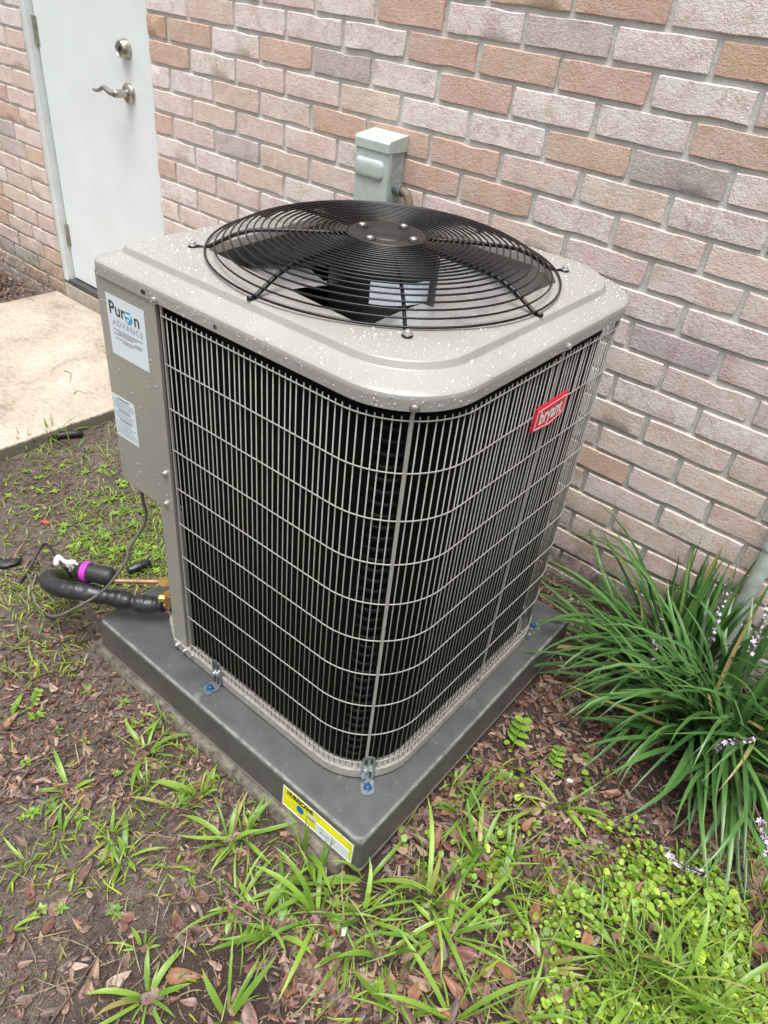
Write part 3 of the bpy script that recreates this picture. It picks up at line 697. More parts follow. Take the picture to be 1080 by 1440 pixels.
for r, z in ((HOLE + .004, .9072), (HOLE + .001, .9066), (HOLE, .9035), (HOLE, .893)):
    rg.append([(r * math.cos(a), r * math.sin(a), z) for a in angs])
lid = ap(MB().rings(rg, True, False, False), 'top_cover', M_LID, smooth=True, auto=24)
inn = [(HOLE - .0005, .8925), (HOLE - .001, .83), (HOLE + .006, .80)]
mb = MB().lathe(inn[::-1], (0, 0, 0), 64, 'z', False, False); ap(mb, 'fan_orifice', flat('orifice_paint', (0.22, 0.215, 0.205), 0.4), smooth=True)
def skirt_hole(x, y, nrm, hw):
    ux = Vector((-nrm[1], nrm[0], 0)); n_ = Vector((nrm[0], nrm[1], 0)); o_ = Vector((x, y, .8675))
    mb = MB(); poly_ = rrect(hw, .0034, .0033, 4)
    mb.rings([[o_ + ux * a + Vector((0, 0, b)) + n_ * d for a, b in poly_] for d in (-.001, .0004)]); ap(mb, 'screw_hole', M_INK, lid)
skirt_hole(-.189, -LH, (0, -1), .0055); skirt_hole(-.027, -LH, (0, -1), .0034)
def screw(o_, nrm, parent=ac, r=.0052, mat=M_SCREW):
    nrm = Vector(nrm).normalized(); mb = MB().lathe([(r * 1.35, 0), (r * 1.35, .0012), (r * .95, .0016), (r * .9, .0052), (r * .6, .0060)], (0, 0, 0), 8)
    mb.xf(Matrix.Translation(o_) @ nrm.to_track_quat('Z', 'Y').to_matrix().to_4x4()); return ap(mb, 'screw', mat, parent, auto=30)
d45 = math.sqrt(.5)
screw((-.162, -LH, .8640), (0, -1, 0)); screw((LH - LR + LR * d45, -LH + LR - LR * d45, .8655), (1, -1, 0)); screw((LH, .030, .8655), (1, 0, 0))
screw((-.181, yf, .546), (0, -1, 0)); screw((-.187, yf, .478), (0, -1, 0)); screw((-.196, -.3305, .106), (0, -1, 0), r=.004); screw((-.172, -.3305, .106), (0, -1, 0), r=.004)
screw((-.150, -.3305, .107), (0, -1, 0), r=.003); screw((LH - LR + LR * d45 - .003, -LH + LR - LR * d45 + .001, .1055), (1, -1, 0), r=.0045); screw((.3305, .235, .106), (1, 0, 0), r=.004)

# fan, motor
fan = ac
def blade_mesh(c0, half=36):
    mb = MB(); nr, na = 8, 14; rows = []
    for i in range(nr + 1):
        r = .092 + (.272 - .092) * i / nr; row = []
        hw_ = math.radians(half * (0.72 + .28 * i / nr))
        for k in range(na + 1):
            t = k / na * 2 - 1; a = math.radians(c0) + t * hw_ + .10 * (i / nr)
            z = .838 + .026 * t + .012 * (1 - t * t) - .006 * (i / nr) * (1 - t)
            row.append((r * math.cos(a), r * math.sin(a), z))
        rows.append(row)
    V = [p for r in rows for p in r]; k_ = na + 1
    F = [(i * k_ + j, (i + 1) * k_ + j, (i + 1) * k_ + j + 1, i * k_ + j + 1) for i in range(nr) for j in range(na)]
    nv = len(V); V2 = [(x, y, z - .0018) for x, y, z in V]
    F2 = [tuple(nv + q_ for q_ in f[::-1]) for f in F]
    bd = [i * k_ for i in range(nr + 1)] + [nr * k_ + j for j in range(1, k_)] + [i * k_ + na for i in range(nr - 1, -1, -1)] + [j for j in range(na - 1, 0, -1)]
    F3 = [(bd[i], bd[(i + 1) % len(bd)], nv + bd[(i + 1) % len(bd)], nv + bd[i]) for i in range(len(bd))]
    return mb.add(V + V2, F + F2 + F3)
for c0 in (-40, 80, 200): ap(blade_mesh(c0, 46), 'fan_blade', M_BLADE, smooth=True, auto=40)
mb = MB().lathe([(.080, .79), (.090, .796), (.090, .912), (.085, .920), (.06, .926), (.05, .9395)], n=40); motor = ap(mb, 'fan_motor', M_MOTOR, smooth=True, auto=30)
mb = MB(); rg = []
for z in (.864, .899): rg.append([(.0908 * math.cos(a), .0908 * math.sin(a), z) for a in [math.radians(-64 + 66 * k / 10) for k in range(11)]])
mb.rings(rg, False, False, False); ap(mb, 'motor_label', flat('motor_label_white', (.72, .80, .92), .4, var=.12, vscale=200), motor, smooth=True)

# fan guard
def gzf(r):
    pts = [(.05, .9475), (.12, .9470), (.19, .9445), (.215, .9415), (.24, .9335), (.26, .9235), (.276, .9140), (.290, .9090)]
    for (a, za), (b, zb) in zip(pts, pts[1:]):
        if r <= b: return za + (zb - za) * (r - a) / (b - a)
    return pts[-1][1]
guard = empty('fan_guard', (0, 0, 0), 0, ac)
def gp_(mb, name, mat, **k): return ap(mb, name, mat, guard, **k)
radii = [.0665]; st_ = .0076
while radii[-1] + st_ < .278: radii.append(radii[-1] + st_); st_ = min(.0122, st_ + .00028)
radii.append(.2850)
for r in radii:
    gp_(MB().tube([(r * math.cos(2 * math.pi * k / 96), r * math.sin(2 * math.pi * k / 96), gzf(r)) for k in range(96)], .0015 if r < .284 else .0018, 6, closed=True), 'guard_ring', M_GUARD, smooth=True)
for k in range(8):
    a = math.radians(45 * k); diag = k % 2 == 1; thin = (k in (3, 7))
    rs = [.055, .1, .15, .19, .215, .24, .265, .280, .2875]; P = [(r * math.cos(a), r * math.sin(a), gzf(min(r, .29)) - .004) for r in rs]
    if diag: P += [(.3005 * math.cos(a), .3005 * math.sin(a), .9075)]
    else: P += [(.2945 * math.cos(a), .2945 * math.sin(a), .9085)]
    gp_(MB().tube(P, .0034 if not thin else .0028, 8), 'guard_spoke', M_GUARD, smooth=True)
    if diag:
        c_ = (.3045 * math.cos(a), .3045 * math.sin(a))
        f_ = gp_(MB().lathe([(.0078, .9035), (.0078, .9088), (.0065, .9098)], (c_[0], c_[1], 0), 14), 'mounting_foot', M_GUARD, auto=30)
        ap(MB().lathe([(.0068, .9098), (.0068, .9112), (.0048, .9115), (.0046, .9150), (.0032, .9158)], (c_[0], c_[1], 0), 12), 'bolt', M_SCREW, f_, auto=30)
hub = gp_(MB().lathe([(.0635, .940), (.0650, .943), (.0645, .9470), (.0615, .9495), (.0585, .9490), (.040, .9482), (.0375, .9462), (.0345, .9462), (.0325, .9486), (.0, .9488)], n=48), 'hub_plate', M_HUB, smooth=True, auto=50)
for k in range(4):
    a = math.radians(6 + 90 * k); c_ = (.049 * math.cos(a), .049 * math.sin(a))
    ap(MB().lathe([(.0098, .9486), (.0088, .9505), (.0068, .9490)], (c_[0], c_[1], 0), 14), 'bolt_recess', M_INK, hub, smooth=True)
    ap(MB().lathe([(.0062, .9480), (.0062, .9520), (.0040, .9535)], (c_[0], c_[1], 0), 8), 'bolt', M_SCREW, hub, auto=30)

# labels on the panel
def lq(x0, x1, z0, z1, off, mat, name, parent):
    return ap(MB().box((x0, yf - off, z0), (x1, yf - off * .4, z1)), name, mat, parent)
LX0, LX1, LZ0, LZ1 = -.2955, -.1965, .7318, .8350
lab = lq(LX0, LX1, LZ0, LZ1, .0006, M_PAPER, 'product_label', panel)
FX, FZ = (1, 0, 0), (0, 0, 1)
def ltxt(s, size, mat, x, z, parent=lab, name='lettering', **k): return lettering(s, size, mat, parent, (x, yf - .0011, z + Z), FX, FZ, name, **k)
ltxt('Pur', .031, M_INK, -.2685, .8130, bold=.0003); ltxt('n', .031, M_INK, -.2175, .8105, bold=.0003)
mb = MB(); rg = [[(-.2385 + .0098 * math.cos(a), yf - d, .8095 + .0105 * math.sin(a)) for a in [2 * math.pi * k / 28 for k in range(28)]] for d in (.0006, .0011)]
gl = ap(mb.rings([r[::-1] for r in rg][::1]), 'globe', M_GLOBE, lab)
mb = MB()
for (cx_, cz_, sx_, sz_, rt) in ((-.2425, .8128, .0042, .0030, .5), (-.2345, .8125, .0030, .0048, -.4), (-.2405, .8045, .0026, .0032, .2)):
    mb.rings([[(cx_ + sx_ * math.cos(a) * (1 + .25 * math.sin(3 * a + rt)), yf - d, cz_ + sz_ * math.sin(a) * (1 + .2 * math.cos(2 * a))) for a in [-2 * math.pi * k / 14 for k in range(14)]] for d in (.001, .0014)])
tag(ap(mb, 'globe_land', M_PAPER, lab), kind='stuff')
ltxt('ADVANCE', .0148, M_LIGHTINK, -.2440, .7905, spacing=1.25)
for k, (a, b) in enumerate(((-.285, -.207), (-.272, -.222), (-.284, -.235), (-.230, -.209), (-.281, -.212), (-.262, -.236))):
    lq(a, b, .7782 - .0036 * k, .7794 - .0036 * k, .0010, M_GREYINK, 'print_line', lab)
lab2 = lq(-.3165, -.2525, .5655, .6500, .0006, M_PAPER, 'warning_label', panel)
for k in range(16):
    z_ = .6440 - .0047 * k; a = -.3135 + (.012 if k in (0, 5, 9) else 0); b = -.2560 - (.012 if k in (0, 5, 9) else rnd.choice((0, .002, .006, .014)))
    lq(a, b, z_, z_ + (.0026 if k in (0, 5, 9) else .0019), .0010, M_GREYINK if k in (0, 5, 9) else M_LIGHTINK, 'print_line', lab2)

# badge on the right-hand grille
BXF = HW + .0055
bpoly = [(-.0284, .7405), (.0289, .7335), (.0725, .7425), (.0745, .7790), (-.0255, .7790)]
mb = MB(); mb.prism([(a, b) for a, b in bpoly], (BXF - .002, 0, 0), (0, 1, 0), (0, 0, 1), .004); badge = ap(mb, 'badge', M_RED)
cxb, czb = .023, .758
ins = [(cxb + (a - cxb) * .90, czb + (b - czb) * .80 - .0012) for a, b in bpoly]
mb = MB()
for (a, b) in zip(ins, ins[1:] + ins[:1]):
    mb.tube([(BXF + .0021, a[0], a[1]), (BXF + .0021, b[0], b[1])], .0007, 6)
tag(ap(mb, 'badge_line', M_PINKLINE, badge), kind='stuff')
lettering('bryant', .0345, M_BADGEW, badge, (BXF + .0024, .0240, .7580 + Z), (0, 1, 0), (0, 0, 1), bold=.0008, sx=.80)

# rain drops on cover and panel
def drops(P, Nrm, rad, name, parent):
    nu, nv = 7, 3; base = [];
    for j in range(nv):
        e = math.pi / 2 * j / nv
        for i in range(nu): base.append((math.cos(e) * math.cos(2 * math.pi * i / nu), math.cos(e) * math.sin(2 * math.pi * i / nu), math.sin(e) * .55))
    base.append((0, 0, .55)); base = np.array(base); Fq = []
    for j in range(nv - 1):
        for i in range(nu): a, b = j * nu + i, j * nu + (i + 1) % nu; Fq += [(a, b, b + nu), (a, b + nu, a + nu)]
    for i in range(nu): Fq.append(((nv - 1) * nu + i, (nv - 1) * nu + (i + 1) % nu, nv * nu))
    Fq = np.array(Fq); VV, FF = [], []
    for k, (p, n_, r) in enumerate(zip(P, Nrm, rad)):
        M3 = np.array(Vector(n_).to_track_quat('Z', 'Y').to_matrix()); st = nrs.uniform(.75, 1.45); an = nrs.uniform(0, 6.28)
        rot = np.array([[math.cos(an) * st, -math.sin(an), 0], [math.sin(an) * st, math.cos(an), 0], [0, 0, 1]])
        VV.append((base * r) @ rot.T @ M3.T + np.array(p)); FF.append(Fq + k * len(base))
    me = mesh_np(name, np.concatenate(VV) + np.array((0, 0, Z)), np.concatenate(FF), M_WATER, smooth=True)
    return tag(link(name, me, None, parent), kind='stuff')
P, Nn, R_ = [], [], []
from mathutils.bvhtree import BVHTree
BV = BVHTree.FromPolygons([tuple(v.co) for v in lid.data.vertices], [tuple(p.vertices) for p in lid.data.polygons])
def lidhit(x, y):
    if math.hypot(x, y) < HOLE + .007: return None
    h_ = BV.ray_cast(Vector((x, y, 2)), Vector((0, 0, -1)))
    return None if h_[0] is None or h_[1].z < .93 else h_
HASH = {}
while len(P) < 1500:
    x, y = nrs.uniform(-LH, LH, 2); hit = lidhit(x, y)
    if hit is None or noise.noise((x * 9, y * 9, 3)) < -.25: continue
    rr0 = min(.0046, .0007 + nrs.exponential(.0009)); kx_, ky_ = int(x / .012 + 100), int(y / .012 + 100)
    if any((x - a) ** 2 + (y - b) ** 2 < (1.35 * (rr0 + c)) ** 2 for i_ in (-1, 0, 1) for j_ in (-1, 0, 1) for a, b, c in HASH.get((kx_ + i_, ky_ + j_), ())): continue
    HASH.setdefault((kx_, ky_), []).append((x, y, rr0))
    P.append((x, y, hit[0].z - Z - .0001)); Nn.append(tuple(hit[1])); R_.append(rr0)
drops(P, Nn, R_, 'rain_drops', lid)
P, Nn, R_ = [], [], []
for k in range(230):
    x = nrs.uniform(-.31, .2); P.append((x, -LH, nrs.uniform(.8605, .877))); Nn.append((0, -1, .05)); R_.append(.0006 + nrs.exponential(.0005))
for k in range(110):
    a = math.radians(nrs.uniform(-90, 0)); P.append((LH - LR + LR * math.cos(a), -LH + LR + LR * math.sin(a), nrs.uniform(.8605, .877))); Nn.append((math.cos(a), math.sin(a), 0)); R_.append(.0006 + nrs.exponential(.0005))
for k in range(120):
    P.append((LH, nrs.uniform(-.2, .2), nrs.uniform(.8605, .877))); Nn.append((1, 0, 0)); R_.append(.0006 + nrs.exponential(.0004))
drops(P, Nn, [min(r, .0028) for r in R_], 'rain_drops', lid)
P, Nn, R_ = [], [], []
for k in range(150):
    P.append((nrs.uniform(-.318, -.17), yf, nrs.uniform(.475, .855))); Nn.append((0, -1, 0)); R_.append(.0006 + nrs.exponential(.0005))
drops(P, Nn, [min(r, .0026) for r in R_], 'rain_drops', panel)

# hold-down brackets
def bracket(x, y, ang, label, lean=0.0):
    b = empty('hold_down_bracket', (0, 0, 0), 0); tag(b, label, 'bracket', 'steel hold-down brackets')
    c, s = math.cos(YAW), math.sin(YAW); b.location = (UNIT_C[0] + x * c - y * s, UNIT_C[1] + x * s + y * c, PADZ + .0012); b.rotation_euler = (0, 0, ang + YAW)
    # local: +x points away from the unit, origin at the bend
    wd = .0125
    mb = MB(); pts = rrect(.034, wd, .010, 5)
    up = [(-.001 + lean * (a + .034), bb, a + .034) for a, bb in pts]
    mb.rings([[(x_, y_, z_) for x_, y_, z_ in up], [(x_ + .0022, y_, z_) for x_, y_, z_ in up]], True, True, True)
    st = mb.build('upright_strap', M_ZINC, b)
    mb = MB(); ft = [(a + .017, bb) for a, bb in rrect(.017, wd, .009, 5)]
    mb.rings([[(a, bb, 0) for a, bb in ft], [(a, bb, .0022) for a, bb in ft]]); foot = mb.build('foot', M_ZINC, b)
    for zz in (.010, .019, .050, .058):
        for yy in (-.005, .005): MB().box((.0012, yy - .0022, zz - .0035), (.0018 + lean * zz, yy + .0022, zz + .0035)).build('slot', M_INK, st)
    for zz, yy in ((.031, -.0045), (.038, .0045)):
        mb = MB().lathe([(.0062, 0), (.0062, .0012), (.0046, .002), (.0044, .0052), (.003, .006)], n=10); mb.xf(Matrix.Translation((.0012 + lean * zz, yy, zz)) @ Matrix.Rotation(math.pi / 2, 4, 'Y')); mb.build('screw', M_SCREW, b, auto=30)
    mb = MB().lathe([(.0082, .0022), (.0080, .0036), (.0058, .0042), (.0056, .0092), (.004, .0100)], (.019, 0, 0), 8); mb.build('blue_screw', M_BLUE, b, auto=30)
bracket(-.066, -.3335, math.radians(-90), 'steel hold-down bracket with blue screw at the grille bottom near the black hose')
bracket(.2975, -.2905, math.radians(-45), 'steel hold-down bracket with blue screw at the rounded front corner of the grille')
bracket(.3075, .2655, math.radians(42), 'steel hold-down bracket with blue screw at the grille end beside the strap leaves')

# ------------------------------------------------------------------ refrigerant lines
def world_tube(pts, r, n, name, mat, parent=None, **k):
    return MB().tube(pts, r, n).build(name, mat, parent, **k)
vt = onside(238, 843); vb = onside(238, 862)
hose = empty('insulated_pipe', tuple(onside(228, 848))); tag(hose, 'thick black foam insulated refrigerant pipe bent over the pad corner', 'pipe')
def wp_(o, root): o.data.transform(Matrix.Translation(-Vector(root.location))); return o
A = [onside(230, 849), onside(205, 850, .004), onside(180, 845, .006), onside(150, 839, .006), onside(115, 832, .004), onside(88, 828, .0)]
Bp = onside(72, 822, -.02); A += [Bp, onside(68, 814, -.05), onside(80, 812, -.09)]
e_ = onz(108, 812, .012); A += [e_, onz(150, 806, -.03)]
pth = catmull(A, 12); rr_ = []
for i, p in enumerate(pth):
    t = i / len(pth); g = .0192
    for kx_, dp in ((.035, -.0035), (.115, .0025), (.175, -.0045), (.235, .003), (.295, -.0038), (.36, .0015)): g += dp * math.exp(-((t - kx_ * 1.0) / .014) ** 2)
    rr_.append(g + .0012 * noise.noise((t * 40, 0, 0)))
wp_(world_tube(pth, rr_, 18, 'foam_sleeve', M_FOAM, hose, smooth=True), hose)
mb = MB(); a_, b_ = Vector(onside(231, 849)), Vector(onside(241, 851)); mb.tube([a_, b_], .011, 12); wp_(mb.build('pipe_end', M_COPPER, hose, auto=40), hose)
val = empty('service_valve', tuple(onside(239, 848))); tag(val, 'brass service valve between the foam pipe and the beige corner post', 'valve')
mb = MB(); c_ = Vector(onside(239, 843)); mb.tube([c_ + Vector((0, 0, -.014)), c_ + Vector((0, 0, .017))], .0125, 6); mb.tube([c_ + Vector((0, 0, .017)), c_ + Vector((0, 0, .021))], .009, 12)
wp_(mb.build('valve_body', M_BRASS, val), val)
dd = Vector((.78, .62, 0)); mb = MB().tube([c_ - dd * .022, c_ + dd * .06], .0105, 8); wp_(mb.build('valve_neck', M_BRASS, val), val)
c2 = Vector(onside(240, 861)); mb = MB().tube([c2 + Vector((-.004, -.004, .014)), c2 + Vector((.006, .005, -.016))], .0075, 12); wp_(mb.build('valve_port', M_CAPMETAL, val, smooth=True, auto=40), val)
liq = empty('copper_pipe', tuple(onside(233, 818))); tag(liq, 'thin copper pipe with brass nut running to the black drier', 'pipe')
lp = [onside(160, 817, .0), onside(190, 817.5), onside(215, 818), onside(226, 818)]
wp_(world_tube(lp, .0052, 10, 'copper_tube', M_COPPER, liq, smooth=True, auto=50), liq)
n0_, n1_ = Vector(onside(225, 818)), Vector(onside(240, 817.5)); mb = MB().tube([n0_, n1_], .0105, 6); mb.tube([n1_, n1_ + (n1_ - n0_).normalized() * .055], .0075, 10)
wp_(mb.build('brass_nut', M_BRASS, liq), liq)
dr = empty('filter_drier', tuple(onside(140, 806, -.02))); tag(dr, 'black filter drier cylinder with bright purple tape behind the foam pipe', 'filter drier')
d0, d1 = Vector(onside(106, 800, -.03)), Vector(onside(163, 813, -.012)); ax = (d1 - d0).normalized(); Ld = (d1 - d0).length
pr = [(.0, .008), (.04, .010), (.10, .015), (.16, .0195), (.25, .0205), (.80, .0205), (.90, .018), (.96, .012), (1.0, .007)]
mb = MB().tube([d0 + ax * Ld * t for t, r in pr], [r for t, r in pr], 20); wp_(mb.build('drier_body', M_RUBBER, dr, smooth=True, auto=50), dr)
mb = MB().tube([d0 + ax * Ld * .22, d0 + ax * Ld * .36], .0218, 24); wp_(mb.build('purple_tape', M_PURPLE, dr, smooth=True, auto=50), dr)
mb = MB().tube([d0 - ax * .03, d0 + ax * .01], .007, 10); mb.tube([d0 - ax * .012, d0 - ax * .004], .011, 6); wp_(mb.build('drier_fitting', M_CAPMETAL, dr, auto=40), dr)
# white plastic tube end
wpz = empty('white_tube', tuple(gp(92, 792))); tag(wpz, 'short crumpled white plastic tube on the grass behind the black drier', 'tube')
t0, t1 = onside(78, 788, -.05), onside(112, 797, -.045)
tp = catmull([t0, onside(88, 790, -.05), onside(100, 793, -.05), t1], 6)
wp_(world_tube(tp, [.012 + .003 * math.sin(i * .6) - .00035 * i for i in range(len(tp))], 12, 'tube_body', M_WHITEPL, wpz, smooth=True), wpz)
# grey control cable
C_ = [onside(199, 690, -.005), onside(201, 705, -.005), onside(205, 722, -.004), onside(202, 738, .0), onside(190, 758, .006), onside(181, 772, .012), onside(179, 785, .02), onside(168, 803, .03), onside(150, 826, .036), onside(128, 843, .036), onside(100, 858, .03), onside(82, 866, .02), gp(68, 868) + np.array((0, 0, .008)), gp(52, 852) + np.array((0, 0, .006)), gp(46, 832) + np.array((0, 0, .006)), gp(52, 812) + np.array((0, 0, .01))]
tag(world_tube(catmull(C_, 8), .0032, 8, 'control_cable', M_CABLE, None, smooth=True), 'thin grey green cable hanging from the control panel over the foam pipe', 'cable')
C_ = [gp(20, 832) + np.array((0, 0, .004)), gp(40, 806) + np.array((0, 0, .006)), gp(56, 790) + np.array((0, 0, .03)), gp(70, 786) + np.array((0, 0, .05)), onside(86, 792, -.03), onside(96, 803, -.028), onside(100, 812, -.03)]
tag(world_tube(catmull(C_, 8), .0036, 8, 'black_wire', M_RUBBER, None, smooth=True), 'short black wire looping over the white tube on the grass', 'wire')

# scraps on the ground
def scrap(name, u, v, L, wd, h, ang, mat, label, cat, zoff=.004, curl=.0):
    p = gp(u, v); r = random.Random(int(u * 7 + v)); mb = MB(); n_ = 9; rg = []
    for i in range(n_):
        t = i / (n_ - 1); s = math.sin(math.pi * min(1, max(0, .12 + .76 * t))) ** .5; x = (t - .5) * L
        rg.append([(x + r.uniform(-1, 1) * L * .012, math.cos(a) * wd / 2 * s * (1 + .12 * r.uniform(-1, 1)) + curl * (t - .5) ** 2, h / 2 * s * math.sin(a) * (1 + .15 * r.uniform(-1, 1)) + h / 2) for a in [2 * math.pi * k / 10 for k in range(10)]])
    mb.rings(rg); o = mb.build(name, mat, None, smooth=True); o.location = (p[0], p[1], gz(p[0], p[1]) + zoff - .004); o.rotation_euler = (0, 0, ang); return tag(o, label, cat)
scrap('red_scrap', 65, 735, .030, .013, .009, .6, M_REDPL, 'small red plastic scrap on the soil in front of the slab', 'scrap')
scrap('rubber_scrap', 6, 795, .075, .035, .014, .75, M_RUBBER, 'flat black rubber scrap on the soil at the left photo edge', 'scrap', curl=.06)
scrap('foam_scrap', 196, 802, .060, .030, .022, 1.35, M_FOAM, 'black foam offcut standing on the ground by the copper pipe', 'scrap', .008)
scrap('drain_pipe', 78, 617, .17, .034, .030, 0.95, M_RUBBER, 'black pipe stub lying against the edge of the slab', 'pipe', .004)
scrap('white_scrap', 483, 1315, .020, .009, .006, 2.1, M_WHITEPL, 'tiny white plastic scrap among the grass in front of the pad', 'scrap', .02)
scrap('white_pebble', 800, 1101, .013, .009, .007, .5, M_WHITEPL, 'small white pebble on dark mulch left of the strap leaves', 'pebble', .008)

# ------------------------------------------------------------------ plants
def free(x, y, m=0.0):
    """true where the ground is open"""
    if y > -.012: return False
    if abs(x - PAD_C[0]) < .392 + m and abs(y - PAD_C[1]) < .395 + m: return False
    if -2.37 < x < -1.295: return False
    return True
def strip(base, az, L, e0, e1, wd, nseg, fold=.25, wander=0.0, tipw=.06, floor=True, seed=0, pw=1.0):
    r = random.Random(seed); V = []; p = Vector(base); a = az; Fc = []
    for i in range(nseg + 1):
        t = i / nseg; el = e0 + (e1 - e0) * t ** pw; a2 = a + wander * t * t
        d = Vector((math.cos(el) * math.cos(a2), math.cos(el) * math.sin(a2), math.sin(el)))
        s = Vector((-math.sin(a2), math.cos(a2), 0)); up = s.cross(d) * -1
        ww = wd / 2 * (min(1.0, .55 + 2.2 * t) if t < .25 else (1.0 if t < .55 else max(tipw, 1 - ((t - .55) / .45) ** 1.7)))
        up2 = d.cross(s)
        V += [p - s * ww + up2 * ww * fold, p.copy(), p + s * ww + up2 * ww * fold]
        if i < nseg:
            p = p + d * (L / nseg)
            if floor:
                g = gz(p.x, p.y) + .004
                if p.z < g: p.z = g
    for i in range(nseg):
        k = i * 3
        for q_ in (0, 1): Fc.append((k + q_, k + q_ + 1, k + q_ + 4, k + q_ + 3))
    return V, Fc
def blade_obj(name, base, parent, mat, **k):
    V, F = strip(base, **k); V = [v - Vector(parent.location) for v in V]
    me = bpy.data.meshes.new(name); me.from_pydata(V, [], F); me.polygons.foreach_set('use_smooth', [True] * len(F)); me.materials.append(mat); me.update()
    return link(name, me, None, parent)

def liriope(c, n, spread, label, seed, lmin, lmax, bias=None, spikes=()):
    r = random.Random(seed); c = Vector((c[0], c[1], gz(c[0], c[1]) - .004)); root = empty('strap_leaf_plant', c); tag(root, label, 'plant', 'strap leaved border plants')
    for k in range(n):
        a = r.uniform(0, 2 * math.pi)
        if bias and r.random() < .32: a = bias + r.gauss(0, .8)
        rr2 = spread * math.sqrt(r.random()); b = (c.x + rr2 * math.cos(a + r.uniform(-1, 1)), c.y + rr2 * math.sin(a + r.uniform(-1, 1)))
        L = r.uniform(lmin, lmax)
        if b[1] > -.02: b = (b[0], -.025)
        toward = math.sin(a) > .3 and (b[1] + L * math.sin(a) * .6) > -.02
        e0 = math.radians(r.uniform(30, 88)); e1 = math.radians(r.uniform(-70, 25))
        if toward: e0, e1, L = math.radians(r.uniform(78, 92)), math.radians(r.uniform(60, 85)), L * .8
        blade_obj('leaf', (b[0], b[1], gz(*b) - .003), root, M_LIRI, az=a, L=L, e0=e0, e1=e1, wd=r.uniform(.0078, .0122), nseg=9, fold=.3, wander=r.uniform(-1.0, 1.0), tipw=.05, pw=r.uniform(.7, 1.9))
    for (p0, p1, p2) in spikes:
        P = catmull([p0, p1, p2], 8); st = MB().tube(P, .0016, 5).build('flower_spike', M_TWIG, root); st.data.transform(Matrix.Translation(-c))
        mb = MB(); m0 = int(len(P) * .42)
        for i in range(m0, len(P)):
            for q_ in range(3):
                d = Vector((r.gauss(0, 1), r.gauss(0, 1), r.gauss(0, .6))).normalized(); ctr = Vector(P[i]) + d * .005
                s = r.uniform(.0032, .0052) * (1.2 - .5 * (i - m0) / (len(P) - m0)); tq = d.to_track_quat('Z', 'Y').to_matrix()
                for m_ in range(5):
                    an = 2 * math.pi * m_ / 5; u1 = tq @ Vector((math.cos(an), math.sin(an), .3)); u2 = tq @ Vector((-math.sin(an), math.cos(an), 0))
                    mb.add([ctr, ctr + u1 * s * .6 + u2 * s * .3, ctr + u1 * s * 1.15, ctr + u1 * s * .6 - u2 * s * .3], [(0, 1, 2, 3)])
        fl = mb.build('florets', M_PETAL, st); fl.data.transform(Matrix.Translation(-c)); tag(fl, kind='stuff')
    return root
def P3(u, v, y): return tuple(ony(u, v, y))
A0 = onz(950, 950, 0); B0 = onz(1012, 1040, 0)
liriope((A0[0], A0[1]), 185, .10, 'dark green strap leaved plant against the brick wall beside the pad corner', 21, .22, .46, math.radians(205),
        spikes=[(P3(905, 990, -.24), P3(917, 925, -.24), P3(932, 868, -.22)), (P3(985, 960, -.20), P3(1003, 890, -.19), P3(1026, 815, -.17))])
liriope((B0[0] + .01, B0[1]), 215, .085, 'dark green strap leaved plant arching over the clover at the right photo edge', 33, .26, .47, math.radians(-105),
        spikes=[(P3(985, 1085, -.42), P3(1010, 1050, -.45), P3(1058, 1040, -.47)), (P3(925, 1150, -.64), P3(940, 1203, -.70), P3(988, 1228, -.72)), (P3(1040, 980, -.24), P3(1058, 910, -.22), P3(1080, 850, -.20)), (P3(1060, 1130, -.60), P3(1072, 1160, -.62), P3(1078, 1200, -.63))])

# crabgrass tufts: pixel of the foot, number of blades, length, upright share
TUFTS = [(281,1122,7,.085,.8),(247,1134,5,.075,.5),(322,1185,8,.10,.25),(341,1176,9,.10,.3),(244,1220,6,.05,.5),(372,1235,6,.045,.4),(333,1275,7,.10,.2),(366,1292,9,.11,.2),(391,1312,9,.12,.25),
 (428,1204,7,.15,.75),(444,1240,9,.13,.8),(446,1290,10,.14,.5),(489,1336,9,.12,.35),(320,1432,8,.13,.8),(208,1402,11,.085,.3),(517,1238,6,.12,.85),(510,1292,8,.12,.5),(535,1348,8,.11,.6),(602,1265,11,.15,.4),
 (627,1314,10,.15,.35),(636,1436,9,.16,.8),(674,1215,9,.13,.55),(712,1210,8,.12,.5),(758,1362,8,.10,.4),(652,1146,8,.11,.7),(686,1182,8,.12,.5),(640,1104,9,.05,.6),(205,1060,10,.085,.35),(207,1108,8,.06,.6),
 (97,1112,7,.085,.12),(155,1176,10,.055,.6),(84,1176,6,.06,.6),(45,1000,6,.028,.5),(230,1014,7,.045,.5),(40,1216,10,.06,.4),(175,1206,8,.07,.5),(200,1336,7,.05,.4),(10,1312,6,.05,.4),(870,1345,11,.15,.5),(905,1385,12,.17,.5),
 (950,1402,12,.17,.55),(995,1425,11,.16,.5),(565,1430,7,.11,.6),(75,618,9,.13,.75),(35,628,7,.11,.75),(15,1010,5,.07,.3),(790,1135,7,.11,.35),(735,1432,6,.10,.5),(700,1260,9,.13,.35)]
rt = random.Random(5)
ORD = ['leftmost', 'second from left', 'third from left', 'fourth from left', 'fifth from left', 'sixth from left', 'seventh from left', 'eighth from left', 'ninth from left', 'tenth from left', 'eleventh from left', 'twelfth from left']
def place_word(u, v):
    s = 'at the slab edge' if v < 700 else ('left of the pad' if u < 240 and v < 1140 else ('on the bare soil at lower left' if u < 300 else ('in front of the yellow sticker' if u < 470 and v < 1300 else ('by the front corner of the pad' if u < 600 and v < 1300 else ('right of the pad' if v < 1230 else ('in the clover at lower right' if u > 740 else 'at the bottom middle of the photo'))))))
    return s
